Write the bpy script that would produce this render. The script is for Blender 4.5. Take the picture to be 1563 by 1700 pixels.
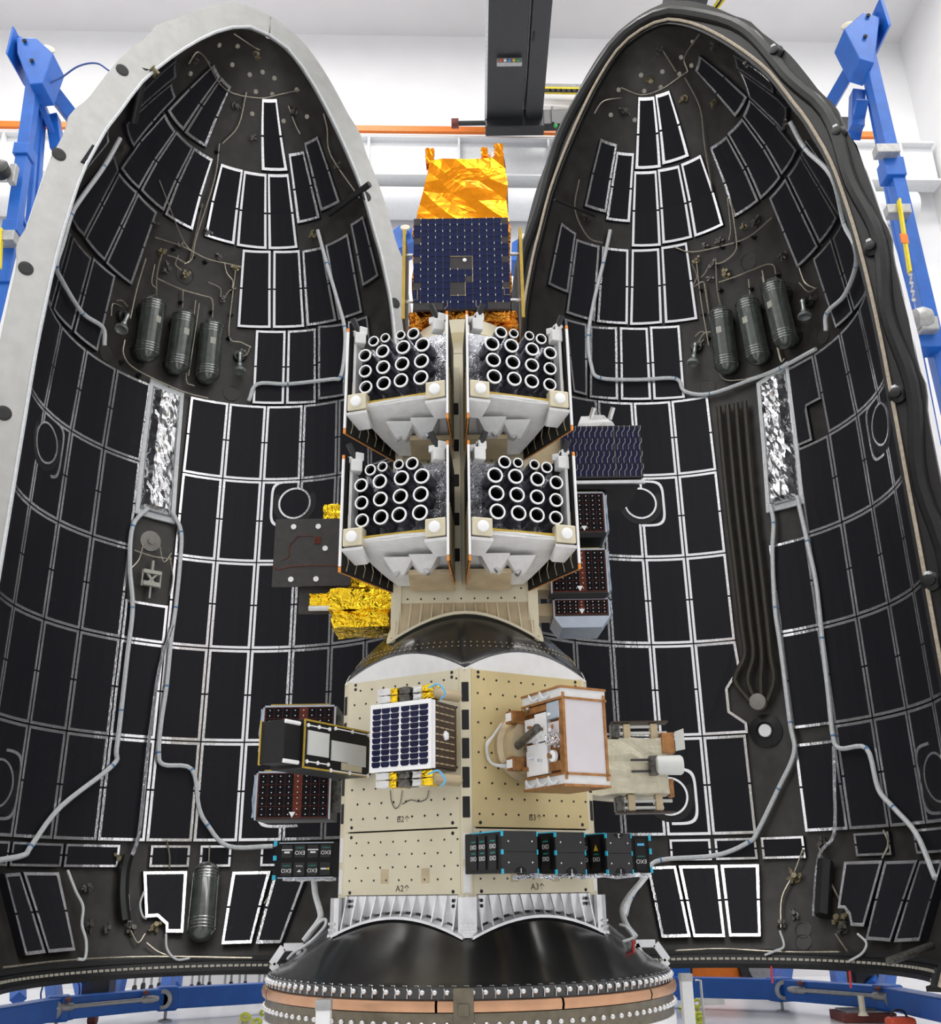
import bpy, bmesh, math, random
import numpy as np
from mathutils import Vector, Matrix
random.seed(7)
for o in list(bpy.data.objects): bpy.data.objects.remove(o)
scene = bpy.context.scene
C = scene.collection
H = 1.52                                  # eye height above the floor
ZO = H - 1.3
# ------------------------------------------------------------------ camera
FPX, TILT, ROLL = 1638.3, math.radians(20.848), math.radians(-0.785)
ct, st = math.cos(TILT), math.sin(TILT)
cr, sr = math.cos(ROLL), math.sin(ROLL)
cam = bpy.data.cameras.new('camera'); cam_o = bpy.data.objects.new('camera', cam); C.objects.link(cam_o)
cam.sensor_fit = 'HORIZONTAL'; cam.sensor_width = 36.0; cam.lens = FPX * 36.0 / 1563.0
cam.clip_start = 0.1; cam.clip_end = 200
R0, U0, F0 = Vector((1, 0, 0)), Vector((0, -st, ct)), Vector((0, ct, st))
Rx = R0 * cr + U0 * sr; Ux = -R0 * sr + U0 * cr
cam_o.matrix_world = Matrix(((Rx.x, Ux.x, -F0.x, 0), (Rx.y, Ux.y, -F0.y, 0), (Rx.z, Ux.z, -F0.z, H), (0, 0, 0, 1)))
scene.camera = cam_o
# ------------------------------------------------------------------ light
world = bpy.data.worlds.new('hall_light'); scene.world = world; world.use_nodes = True
wb = world.node_tree.nodes['Background']; wb.inputs[0].default_value = (1.0, 1.0, 1.02, 1); wb.inputs[1].default_value = 0.74
for ix in range(4):
    for iy in range(4):
        l = bpy.data.lights.new('high_bay_lamp', 'AREA'); l.shape = 'RECTANGLE'; l.size = 3.4; l.size_y = 1.6
        l.energy = 290; l.color = (1.0, 0.985, 0.96)
        lo = bpy.data.objects.new('high_bay_lamp', l); C.objects.link(lo)
        lo.location = (-9.0 + 6.0 * ix, -3.0 + 5.6 * iy, 21.0)
vs = scene.view_settings
vs.view_transform = 'Standard'; vs.look = 'None'; vs.gamma = 1; vs.use_curve_mapping = False; vs.exposure = 0.0

# ------------------------------------------------------------------ from the eye into the place
def ray(u, v):
    a, b = u - 781.5, v - 850.0
    a, b = cr * a + sr * b, -sr * a + cr * b
    x, up = a / FPX, -b / FPX
    return (x, ct - up * st, st + up * ct)
def at(u, v, Y):                          # the point at distance Y along +Y
    r = ray(u, v); k = Y / r[1]
    return Vector((r[0] * k, Y, r[2] * k + H))
def at_z(u, v, z):                        # the point at height z above the floor
    r = ray(u, v); k = (z - H) / r[2]
    return Vector((r[0] * k, r[1] * k, z))
def on_plane(u, v, P, n):
    r = Vector(ray(u, v)); E = Vector((0, 0, H))
    return E + r * ((Vector(P) - E).dot(n) / r.dot(n))

# ------------------------------------------------------------------ materials
MATS = {}
def M(name, col, rough=0.5, metal=0.0, var=0.12, scale=14.0, bump=0.0, bscale=60.0, coat=0.0, spec=0.5, foil=0.0, emit=0.0, alpha=1.0, trans=0.0):
    m = bpy.data.materials.new(name); m.use_nodes = True
    nt = m.node_tree; b = nt.nodes['Principled BSDF']
    tc = nt.nodes.new('ShaderNodeTexCoord')
    nz = nt.nodes.new('ShaderNodeTexNoise'); nz.inputs['Scale'].default_value = scale; nz.inputs['Detail'].default_value = 5
    nt.links.new(tc.outputs['Object'], nz.inputs['Vector'])
    rp = nt.nodes.new('ShaderNodeValToRGB'); nt.links.new(nz.outputs['Fac'], rp.inputs['Fac'])
    rp.color_ramp.elements[0].position = 0.3; rp.color_ramp.elements[1].position = 0.7
    rp.color_ramp.elements[0].color = tuple(max(0, c * (1 - var)) for c in col) + (1,)
    rp.color_ramp.elements[1].color = tuple(min(1, c * (1 + var)) for c in col) + (1,)
    nt.links.new(rp.outputs['Color'], b.inputs['Base Color'])
    b.inputs['Roughness'].default_value = rough; b.inputs['Metallic'].default_value = metal
    b.inputs['Specular IOR Level'].default_value = spec
    b.inputs['Coat Weight'].default_value = coat; b.inputs['Coat Roughness'].default_value = 0.15
    if trans: b.inputs['Transmission Weight'].default_value = trans
    if emit:
        b.inputs['Emission Strength'].default_value = emit; nt.links.new(rp.outputs['Color'], b.inputs['Emission Color'])
    if bump or foil:
        bp = nt.nodes.new('ShaderNodeBump'); bp.inputs['Distance'].default_value = 0.02
        if foil:
            vo = nt.nodes.new('ShaderNodeTexVoronoi'); vo.feature = 'F1'; vo.inputs['Scale'].default_value = bscale
            n2 = nt.nodes.new('ShaderNodeTexNoise'); n2.inputs['Scale'].default_value = bscale * 0.6; n2.inputs['Detail'].default_value = 3; n2.inputs['Distortion'].default_value = 1.2
            nt.links.new(tc.outputs['Object'], n2.inputs['Vector'])
            mx = nt.nodes.new('ShaderNodeMixRGB'); mx.inputs[0].default_value = 0.35
            nt.links.new(tc.outputs['Object'], mx.inputs[1]); nt.links.new(n2.outputs['Color'], mx.inputs[2])
            nt.links.new(mx.outputs[0], vo.inputs['Vector'])
            nt.links.new(vo.outputs['Distance'], bp.inputs['Height']); bp.inputs['Strength'].default_value = foil
        else:
            n2 = nt.nodes.new('ShaderNodeTexNoise'); n2.inputs['Scale'].default_value = bscale; n2.inputs['Detail'].default_value = 4
            nt.links.new(tc.outputs['Object'], n2.inputs['Vector'])
            nt.links.new(n2.outputs['Fac'], bp.inputs['Height']); bp.inputs['Strength'].default_value = bump
        nt.links.new(bp.outputs['Normal'], b.inputs['Normal'])
    MATS[name] = m
    return m
M('wall_white', (0.86, 0.86, 0.87), 0.6, var=0.02, scale=1.2)
M('ceiling_white', (0.80, 0.80, 0.81), 0.7, var=0.02, scale=1.0)
M('floor_epoxy', (0.88, 0.88, 0.89), 0.22, var=0.03, scale=1.5, spec=0.5)
M('beam_white', (0.80, 0.81, 0.82), 0.45, var=0.03)
M('rail_orange', (0.80, 0.20, 0.02), 0.4, var=0.08)
M('crane_black', (0.018, 0.019, 0.021), 0.38, var=0.2, bump=0.04, bscale=300)
M('crane_edge', (0.62, 0.62, 0.64), 0.4, 0.3)
M('acoustic_panel', (0.0105, 0.0108, 0.0145), 0.62, var=0.35, scale=160, bump=0.10, bscale=420, spec=0.20)
M('panel_dimple', (0.006, 0.006, 0.007), 0.8, var=0.2)
M('foil_tape', (0.95, 0.95, 0.97), 0.19, 0.97, var=0.05, scale=40, bump=0.22, bscale=30)
M('liner', (0.030, 0.028, 0.025), 0.36, var=0.35, scale=5, bump=0.10, bscale=130, spec=0.45)
M('nose_liner', (0.034, 0.032, 0.029), 0.40, var=0.3, scale=9, bump=0.08, bscale=90)
M('fairing_white', (0.80, 0.80, 0.81), 0.4, var=0.03, scale=3)
M('flange_metal', (0.40, 0.40, 0.385), 0.48, 0.35, var=0.07, scale=6, bump=0.03, bscale=200)
M('seal_rubber', (0.007, 0.007, 0.007), 0.40, spec=0.35, var=0.3, scale=12, bump=0.08, bscale=60)
M('seal_cord', (0.40, 0.34, 0.26), 0.7, var=0.2, scale=30)
M('black_plastic', (0.010, 0.010, 0.011), 0.4, var=0.2)
M('tank_green', (0.050, 0.060, 0.050), 0.16, var=0.25, scale=10, coat=1.0, spec=0.7)
M('tank_band_glint', (0.42, 0.43, 0.42), 0.16, 0.9, var=0.1)  # bright metal colour imitating the reflected stripes near the tank ends
M('sticker', (0.42, 0.42, 0.36), 0.6, var=0.1)
M('tube_metal', (0.42, 0.38, 0.30), 0.28, 0.7, var=0.25, scale=30)
M('valve_metal', (0.10, 0.095, 0.085), 0.35, 0.6, var=0.5, scale=40)
M('valve_brass', (0.20, 0.17, 0.10), 0.4, 0.6, var=0.3, scale=40)
M('thruster_metal', (0.36, 0.39, 0.38), 0.3, 0.75, var=0.2)
M('cable_white', (0.60, 0.62, 0.63), 0.5, var=0.10, scale=24, bump=0.25, bscale=60)
M('cable_tie_blue', (0.08, 0.22, 0.42), 0.5)
M('cable_black', (0.008, 0.008, 0.008), 0.45, var=0.3, bump=0.2, bscale=90)
M('hose_olive', (0.026, 0.022, 0.013), 0.5, var=0.5, scale=50, bump=0.3, bscale=120)
M('silver_foil', (0.90, 0.90, 0.91), 0.15, 1.0, var=0.05, foil=0.8, bscale=5)
M('silver_foil_fine', (0.80, 0.81, 0.86), 0.18, 1.0, var=0.1, foil=0.9, bscale=26)
M('gray_disc', (0.22, 0.21, 0.19), 0.5, var=0.1)
M('slot_dark', (0.006, 0.006, 0.006), 0.6)
M('plug_pale', (0.40, 0.38, 0.32), 0.5, var=0.25, scale=60)

# ------------------------------------------------------------------ mesh helpers
ORG = {}
def thing(name, label, cat, loc=(0, 0, 0), rz=0.0, group=None, local=False, kind=None):
    o = bpy.data.objects.new(name, None); C.objects.link(o); o.empty_display_size = 0.1
    o.location = loc; o.rotation_euler = (0, 0, rz); o['label'] = label; o['category'] = cat
    if group: o['group'] = group
    if kind: o['kind'] = kind
    ORG[o] = Vector((0, 0, 0)) if local else Vector(loc)
    return o
def tag(o, label, cat, group=None, kind=None):
    o['label'] = label
    if cat: o['category'] = cat
    if group: o['group'] = group
    if kind: o['kind'] = kind
    return o
def catmull(pts, n=6):
    P = [Vector(p) for p in pts]
    if len(P) < 3: return P
    Q = [P[0] * 2 - P[1]] + P + [P[-1] * 2 - P[-2]]
    out = []
    for i in range(1, len(Q) - 2):
        p0, p1, p2, p3 = Q[i - 1], Q[i], Q[i + 1], Q[i + 2]
        for k in range(n):
            t = k / n
            out.append(0.5 * ((2 * p1) + (p2 - p0) * t + (2 * p0 - 5 * p1 + 4 * p2 - p3) * t * t + (3 * p1 - p0 - 3 * p2 + p3) * t ** 3))
    out.append(P[-1]); return out
class MB:
    def __init__(s): s.v = []; s.f = []
    def add(s, vs_, fs):
        k = len(s.v); s.v += [Vector(p) for p in vs_]; s.f += [tuple(i + k for i in f) for f in fs]; return s
    def box(s, c, d, rz=0.0, mat=None):
        c = Vector(c); x, y, z = d[0] / 2, d[1] / 2, d[2] / 2
        R = mat if mat else Matrix.Rotation(rz, 3, 'Z')
        p = [c + R @ Vector((i * x, j * y, k * z)) for k in (-1, 1) for j in (-1, 1) for i in (-1, 1)]
        return s.add(p, [(0, 2, 3, 1), (4, 5, 7, 6), (0, 1, 5, 4), (2, 6, 7, 3), (0, 4, 6, 2), (1, 3, 7, 5)])
    def hexa(s, p):                       # 8 points: bottom 4 then top 4, both ccw
        return s.add(p, [(3, 2, 1, 0), (4, 5, 6, 7), (0, 1, 5, 4), (1, 2, 6, 5), (2, 3, 7, 6), (3, 0, 4, 7)])
    def bar(s, p, q, w, h, up=(0, 0, 1)):
        p, q, up = Vector(p), Vector(q), Vector(up)
        d = (q - p).normalized(); a = d.cross(up)
        if a.length < 1e-4: a = d.cross(Vector((0, 1, 0)))
        a.normalize(); b = a.cross(d)
        cs = [(-1, -1), (1, -1), (1, 1), (-1, 1)]
        return s.hexa([p + a * (i * w / 2) + b * (j * h / 2) for i, j in cs] + [q + a * (i * w / 2) + b * (j * h / 2) for i, j in cs])
    def tube(s, pts, r, n=7, caps=True):
        pts = [Vector(p) for p in pts]; m = len(pts)
        rr = r if isinstance(r, (list, tuple)) else [r] * m
        rings = []; a = None
        for i in range(m):
            d = (pts[min(i + 1, m - 1)] - pts[max(i - 1, 0)])
            if d.length < 1e-9: d = Vector((0, 0, 1))
            d.normalize()
            if a is None:
                a = d.cross(Vector((0, 0, 1)))
                if a.length < 0.05: a = d.cross(Vector((0, 1, 0)))
            else: a = a - d * a.dot(d)
            a.normalize(); b = d.cross(a)
            rings.append([pts[i] + (a * math.cos(2 * math.pi * k / n) + b * math.sin(2 * math.pi * k / n)) * rr[i] for k in range(n)])
        vs_ = [p for g in rings for p in g]
        fs = [(i * n + k, i * n + (k + 1) % n, (i + 1) * n + (k + 1) % n, (i + 1) * n + k) for i in range(m - 1) for k in range(n)]
        if caps: fs += [tuple(range(n))[::-1], tuple((m - 1) * n + k for k in range(n))]
        return s.add(vs_, fs)
    def cyl(s, p, q, r, n=14, r2=None): return s.tube([p, q], [r, r if r2 is None else r2], n)
    def lathe(s, base, axis, prof, n=20):  # prof: (radius, distance along the axis)
        base, ax = Vector(base), Vector(axis).normalized()
        return s.tube2([base + ax * h for r, h in prof], [max(r, 1e-4) for r, h in prof], ax, n)
    def tube2(s, pts, rr, ax, n):
        a = ax.cross(Vector((0, 0, 1)))
        if a.length < 0.05: a = ax.cross(Vector((0, 1, 0)))
        a.normalize(); b = ax.cross(a); m = len(pts)
        vs_ = [pts[i] + (a * math.cos(2 * math.pi * k / n) + b * math.sin(2 * math.pi * k / n)) * rr[i] for i in range(m) for k in range(n)]
        fs = [(i * n + k, i * n + (k + 1) % n, (i + 1) * n + (k + 1) % n, (i + 1) * n + k) for i in range(m - 1) for k in range(n)]
        fs += [tuple(range(n))[::-1], tuple((m - 1) * n + k for k in range(n))]
        return s.add(vs_, fs)
    def ball(s, c, r, n=12):
        return s.lathe(Vector(c) - Vector((0, 0, r)), (0, 0, 1), [(r * math.sin(math.pi * i / 8), r - r * math.cos(math.pi * i / 8)) for i in range(9)], n)
    def grid(s, fn, nu, nv):
        k = len(s.v); s.v += [Vector(fn(i / nu, j / nv)) for j in range(nv + 1) for i in range(nu + 1)]
        s.f += [(k + j * (nu + 1) + i, k + j * (nu + 1) + i + 1, k + (j + 1) * (nu + 1) + i + 1, k + (j + 1) * (nu + 1) + i) for j in range(nv) for i in range(nu)]
        return s
    def slab(s, fo, fi, nu, nv):           # closed slab between two patches (front fo, back fi)
        s.grid(fo, nu, nv); s.grid(lambda u, v: fi(1 - u, v), nu, nv)
        for a, b in (((0, 0), (1, 0)), ((1, 0), (1, 1)), ((1, 1), (0, 1)), ((0, 1), (0, 0))):
            n = nu if a[1] == b[1] else nv
            for i in range(n):
                t0, t1 = i / n, (i + 1) / n
                q0 = (a[0] + (b[0] - a[0]) * t0, a[1] + (b[1] - a[1]) * t0); q1 = (a[0] + (b[0] - a[0]) * t1, a[1] + (b[1] - a[1]) * t1)
                s.add([fo(*q0), fi(*q0), fi(*q1), fo(*q1)], [(0, 1, 2, 3)])
        return s
    def prism(s, loop, d):                 # loop of points extruded by vector d
        n = len(loop); L = [Vector(p) for p in loop]; d = Vector(d)
        return s.add(L + [p + d for p in L], [tuple(range(n))[::-1], tuple(range(n, 2 * n))] + [(i, (i + 1) % n, n + (i + 1) % n, n + i) for i in range(n)])
    def mesh(s, name, mat, org=Vector((0, 0, 0)), smooth=False):
        me = bpy.data.meshes.new(name)
        me.from_pydata([tuple(p - org) for p in s.v], [], s.f); me.validate(); me.materials.append(MATS[mat] if isinstance(mat, str) else mat)
        bm = bmesh.new(); bm.from_mesh(me); bmesh.ops.recalc_face_normals(bm, faces=bm.faces); bm.to_mesh(me); bm.free()
        if smooth:
            me.polygons.foreach_set('use_smooth', [True] * len(me.polygons)); me.set_sharp_from_angle(angle=math.radians(40))
        return me
    def build(s, name, mat, parent=None, smooth=False, label=None, bevel=0.0, kind=None):
        if parent is None:
            lo = Vector((min(p.x for p in s.v), min(p.y for p in s.v), min(p.z for p in s.v))); hi = Vector((max(p.x for p in s.v), max(p.y for p in s.v), 0))
            org = Vector(((lo.x + hi.x) / 2, (lo.y + hi.y) / 2, lo.z))
        else: org = ORG[parent]
        o = bpy.data.objects.new(name, s.mesh(name, mat, org, smooth)); C.objects.link(o)
        if parent is None: o.location = org
        else: o.parent = parent
        ORG[o] = org
        if bevel:
            bv = o.modifiers.new('bevel', 'BEVEL'); bv.width = bevel; bv.segments = 2; bv.limit_method = 'ANGLE'
        if label: o['label'] = label
        if kind: o['kind'] = kind
        return o
def inst(name, me, parent, mat4):          # one more object on a shared mesh
    o = bpy.data.objects.new(name, me); C.objects.link(o); o.parent = parent; o.matrix_local = mat4; ORG[o] = Vector((0, 0, 0)); return o
def frame(loc, xa, za):                    # matrix with x axis xa and z axis za
    xa, za = Vector(xa).normalized(), Vector(za).normalized(); ya = za.cross(xa).normalized(); xa = ya.cross(za)
    return Matrix(((xa.x, ya.x, za.x, loc[0]), (xa.y, ya.y, za.y, loc[1]), (xa.z, ya.z, za.z, loc[2]), (0, 0, 0, 1)))
def text_mesh(name, body, size, mat, ext=0.0006):
    cu = bpy.data.curves.new(name, 'FONT'); cu.body = body; cu.size = size; cu.align_x = 'CENTER'; cu.align_y = 'CENTER'; cu.extrude = ext
    t = bpy.data.objects.new(name, cu); C.objects.link(t)
    me = bpy.data.meshes.new_from_object(t.evaluated_get(bpy.context.evaluated_depsgraph_get()))
    bpy.data.objects.remove(t); me.materials.clear(); me.materials.append(MATS[mat]); return me

# ------------------------------------------------------------------ the hall
def struct(o, label): o['kind'] = 'structure'; o['label'] = label; return o
WS = 0.036                                  # the far wall runs slightly away to the right
def wall_y(x): return 18.75 + WS * x
struct(MB().box((0, 4.5, -0.06), (40, 34, 0.12)).build('floor', 'floor_epoxy'), 'glossy white epoxy floor of the hall')
CEIL = 21.1 + ZO
mb = MB(); mb.hexa([(-16, wall_y(-16), 0), (14, wall_y(14), 0), (14, wall_y(14) + .3, 0), (-16, wall_y(-16) + .3, 0), (-16, wall_y(-16), CEIL), (14, wall_y(14), CEIL), (14, wall_y(14) + .3, CEIL), (-16, wall_y(-16) + .3, CEIL)])
struct(mb.build('wall_back', 'wall_white'), 'white far wall of the hall')
struct(MB().box((11.15, 6.5, CEIL / 2), (0.3, 26, CEIL)).build('wall_right', 'wall_white'), 'white side wall right of the tall blue frame')
struct(MB().box((-16, 6.5, CEIL / 2), (0.3, 26, CEIL)).build('wall_left', 'wall_white'), 'white side wall out of frame to the left')
struct(MB().box((-2.5, 6.5, CEIL + 0.1), (28, 26, 0.2)).build('ceiling', 'ceiling_white'), 'pale grey ceiling above the far wall')

# ------------------------------------------------------------------ fairing halves
AX = {'L': (-2.92, 11.237), 'R': (2.675, 11.282)}
PZ = [-0.88, -0.80, 0.285, 5.8, 7.0, 8.3, 9.44, 10.0, 10.5, 11.0, 11.4, 11.7, 11.86, 11.94]
PR = [1.99, 2.02, 2.5, 2.5, 2.45, 2.31, 1.94, 1.74, 1.47, 1.16, 0.87, 0.60, 0.38, 0.0]
def prof(z): return float(np.interp(z, PZ, PR))
AZ0 = {'L': (40.0, 220.0), 'R': (-40.0, 140.0)}
def S(side, az, z, off=0.0):               # point on the inner face, off = distance towards the axis
    a = math.radians(az); r = prof(z) - off
    return Vector((AX[side][0] + r * math.cos(a), AX[side][1] + r * math.sin(a), z + H))
def hit(side, u, v):                       # where the line of sight meets the inner face
    ax = AX[side]; r = ray(u, v)
    def g(k):
        x, y, z = r[0] * k, r[1] * k, r[2] * k
        return math.hypot(x - ax[0], y - ax[1]) - prof(z), x, y, z
    k = 24.0; g0 = g(k)[0]; best = (1e9, k)
    while k > 5.0:
        k1 = k - 0.06; g1 = g(k1)[0]
        if abs(g1) < best[0]: best = (abs(g1), k1)
        if g0 > 0 >= g1:
            lo, hi = k1, k
            for _ in range(18):
                mid = (lo + hi) / 2
                if g(mid)[0] > 0: hi = mid
                else: lo = mid
            best = (0, (lo + hi) / 2); break
        k, g0 = k1, g1
    _, x, y, z = g(best[1])
    az = math.degrees(math.atan2(y - ax[1], x - ax[0]))
    if side == 'L' and az < -90: az += 360
    return az, z
def SP(side, u, v, off=0.0): return S(side, *hit(side, u, v), off)
def normal_in(side, az, z=None):           # inward normal, tilted where the wall curves in
    a = math.radians(az); k = 0.0 if z is None else (prof(z + .08) - prof(z - .08)) / .16
    return Vector((-math.cos(a), -math.sin(a), k)).normalized()

def panel(root, side, q, tape='foil_tape', thick=0.05, tw=0.036, gap=0.010, split=True, label=None, off=0.0):
    """q: four (azimuth, z): top-left, top-right, bottom-right, bottom-left as seen from inside"""
    (a0, z0), (a1, z1), (a2, z2), (a3, z3) = q
    W = max(0.05, abs(math.radians((a0 + a3 - a1 - a2) / 2)) * prof((z0 + z2) / 2)); Hh = max(0.05, abs((z0 + z1 - z2 - z3) / 2))
    gu, gv = gap / W, gap / Hh
    def uv(u, v):
        u = gu + u * (1 - 2 * gu); v = gv + v * (1 - 2 * gv)
        return ((a0 * (1 - u) + a1 * u) * (1 - v) + (a3 * (1 - u) + a2 * u) * v, (z0 * (1 - u) + z1 * u) * (1 - v) + (z3 * (1 - u) + z2 * u) * v)
    f = lambda o_: (lambda u, v: S(side, *uv(u, v), o_))
    p = MB().slab(f(off), f(off - thick), 3, 4 if z0 > 6 else 2).build('acoustic_panel', 'acoustic_panel', root)
    if label: p['label'] = label
    du, dv = tw / W, tw / Hh; hg = 0.012 / Hh
    t = MB(); e = 0.0055
    def strip(u0, u1, v0, v1, nu, nv):
        t.slab(lambda u, v: S(side, *uv(u0 + (u1 - u0) * u, v0 + (v1 - v0) * v), off + e), lambda u, v: S(side, *uv(u0 + (u1 - u0) * u, v0 + (v1 - v0) * v), off + 0.0005), nu, nv)
    n2 = 2 if z0 > 6 else 1
    strip(0, 1, 0, dv, 3, 1); strip(0, 1, 1 - dv, 1, 3, 1)
    for u0, u1 in ((0, du), (1 - du, 1)):
        if split: strip(u0, u1, dv, 0.5 - hg, 1, n2); strip(u0, u1, 0.5 + hg, 1 - dv, 1, n2)
        else: strip(u0, u1, dv, 1 - dv, 1, n2 * 2)
    t.build('tape_border', tape, p)
    if Hh > 0.8 and W > 0.4:
        d = MB()
        for u in (0.22, 0.78):
            for v in (0.22, 0.78):
                az, z = uv(u, v); c = S(side, az, z, off); n = normal_in(side, az, z)
                d.lathe(c, n, [(0.024, 0), (0.024, 0.0022), (0.016, 0.0024), (0.0158, 0.001)], 10)
        d.build('fastener_cap', 'panel_dimple', p, kind='stuff')
    return p
def notched(root, side, pts, thick=0.05, tw=0.036, off=0.0, label=None, tape='foil_tape'):
    """pts: polygon of (azimuth, z), clockwise as seen from inside"""
    k = prof(pts[0][1]) * math.pi / 180
    L = [Vector((-a * k, z)) for a, z in pts]; n = len(L)
    area = sum(L[i].x * L[(i + 1) % n].y - L[(i + 1) % n].x * L[i].y for i in range(n)); sg = 1 if area > 0 else -1
    I = []
    for i in range(n):
        e0 = (L[i] - L[i - 1]).normalized(); e1 = (L[(i + 1) % n] - L[i]).normalized()
        n0 = Vector((-e0.y, e0.x)) * sg; n1 = Vector((-e1.y, e1.x)) * sg
        m = (n0 + n1); m = m / max(0.3, m.length_squared / 2)
        I.append(L[i] + m * tw)
    back = lambda p, o_: S(side, -p.x / k, p.y, o_)
    p = MB(); vs_ = [back(q, off) for q in L] + [back(q, off - thick) for q in L]
    p.add(vs_, [tuple(range(n)), tuple(range(n, 2 * n))[::-1]] + [(i, (i + 1) % n, n + (i + 1) % n, n + i) for i in range(n)])
    p = p.build('acoustic_panel', 'acoustic_panel', root, label=label)
    t = MB()
    for i in range(n):
        j = (i + 1) % n
        t.hexa([back(L[i], off + .001), back(L[j], off + .001), back(I[j], off + .001), back(I[i], off + .001), back(L[i], off + .005), back(L[j], off + .005), back(I[j], off + .005), back(I[i], off + .005)])
    t.build('tape_border', tape, p)
    return p
def px(side, *pts): return [hit(side, u, v) for u, v in pts]
def z1(x, y): return (x / 2.2329, y / 2.2333)
def z5(x, y): return (863 + x / 2.2329, y / 2.2333)
def z4(x, y): return (x / 2.2329, 1250 + y / 2.2333)
def z8(x, y): return (863 + x / 2.2329, 1250 + y / 2.2333)
def cable(root, side, pts, r=0.03, off=0.05, mat='cable_white', name='cable', ties=True, n=5, label=None):
    P = catmull([SP(side, u, v, off) for u, v in pts], n)
    o = MB().tube(P, r, 7).build(name, mat, root, smooth=True, label=label)
    if ties and r > 0.02:
        t = MB()
        for i in range(n, len(P) - 1, n * 2): t.tube([P[i] + (P[i - 1] - P[i]).normalized() * 0.012, P[i], P[i] + (P[i + 1] - P[i]).normalized() * 0.012], r * 1.08, 7)
        if t.v: t.build('cable_tie', 'cable_tie_blue', o, kind='stuff')
    return o
def pipe(root, side, pts, r=0.011, off=0.03, mat='tube_metal', n=4):
    return MB().tube(catmull([SP(side, u, v, off) for u, v in pts], n), r, 6).build('pipe', mat, root, smooth=True)
def tank(root, side, p, q, r, label):
    a, b = SP(side, *p, r - 0.02), SP(side, *q, r - 0.02)
    d = (b - a).normalized(); Ltot = (b - a).length
    pr = [(r * math.sin(i * math.pi / 12), r - r * math.cos(i * math.pi / 12)) for i in range(7)] + [(r * math.cos(i * math.pi / 12), Ltot - r + r * math.sin(i * math.pi / 12)) for i in range(7)]
    o = MB().lathe(a, d, pr, 24).build('pressure_tank', 'tank_green', root, smooth=True, label=label)
    for e in (0, 1):
        for i in range(4):
            h = r * 0.75 + i * 0.04; h = h if e == 0 else Ltot - h
            MB().lathe(a + d * (h - 0.009), d, [(r * 0.985, 0), (r * 1.03, 0.003), (r * 1.03, 0.015), (r * 0.985, 0.018)], 24).build('band', 'tank_band_glint', o, smooth=True)  # raised bright rings stand in for reflections in the tank's grooves and tape
    az, z = hit(side, (p[0] + q[0]) / 2, (p[1] + q[1]) / 2); n = normal_in(side, az); t = d.cross(n).normalized()
    c = a + d * (Ltot * 0.42) + n * (r * 0.99)
    MB().add([c + t * -0.04 + d * -0.05, c + t * 0.04 + d * -0.05, c + t * 0.04 + d * 0.05, c + t * -0.04 + d * 0.05, c + t * -0.04 + d * -0.05 + n * .004, c + t * 0.04 + d * -0.05 + n * .004, c + t * 0.04 + d * 0.05 + n * .004, c + t * -0.04 + d * 0.05 + n * .004], [(0, 1, 2, 3), (4, 7, 6, 5), (0, 4, 5, 1), (1, 5, 6, 2), (2, 6, 7, 3), (3, 7, 4, 0)]).build('sticker', 'sticker', o)
    # saddles that hold the tank to the wall
    for h in (0.2, 0.8):
        c = a + d * (Ltot * h); MB().lathe(c - n * (r + 0.03), n, [(r * 0.95, 0), (r * 0.95, 0.05), (r * 0.7, r * 0.9)], 12).build('tank_saddle', 'black_plastic', o)
    return o
def valve(root, side, u, v, s=1.0, seed=0, mat='valve_metal', name='valve'):
    rd = random.Random(seed); az, z = hit(side, u, v); c = S(side, az, z, -0.05); n = normal_in(side, az, z); a = math.radians(az); t = Vector((-math.sin(a), math.cos(a), 0)); up = Vector((0, 0, 1))
    s *= 0.72; m = MB(); m.lathe(c, n, [(0.055 * s, 0), (0.055 * s, 0.02 * s), (0.03 * s, 0.025 * s), (0.03 * s, 0.10 * s), (0.036 * s, 0.10 * s), (0.036 * s, 0.13 * s)], 10)
    for k in range(4):
        d = (t * rd.uniform(-1, 1) + up * rd.uniform(-1, 1)).normalized(); p = c + n * rd.uniform(0.05, 0.1) * s
        m.cyl(p, p + d * rd.uniform(0.06, 0.13) * s, rd.uniform(0.012, 0.02) * s, 8); m.box(p + d * 0.07 * s, (0.04 * s, 0.04 * s, 0.045 * s), a)
    return m.build(name, mat, root, smooth=True)
def thruster(root, side, p, q, label=None):
    a, b = SP(side, *p, 0.10), SP(side, *q, 0.16); d = (b - a).normalized(); L = (b - a).length
    m = MB(); m.lathe(a, d, [(0.028, 0), (0.04, 0.03), (0.03, 0.06), (0.03, L * 0.55), (0.045, L * 0.6), (0.045, L * 0.68), (0.035, L * 0.72), (0.09, L * 0.86), (0.10, L * 0.98), (0.085, L), (0.03, L * 0.93)], 16)
    o = m.build('gas_thruster', 'thruster_metal', root, smooth=True)
    az, z = hit(side, *p); n = normal_in(side, az)
    MB().lathe(SP(side, *p, -0.02), n, [(0.10, 0), (0.09, 0.03), (0.05, 0.035), (0.05, 0.1)], 12).build('thruster_mount', 'black_plastic', o)
    valve(root, side, p[0] + 8, p[1] - 6, 1.0, int(p[0]))
    return o
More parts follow.
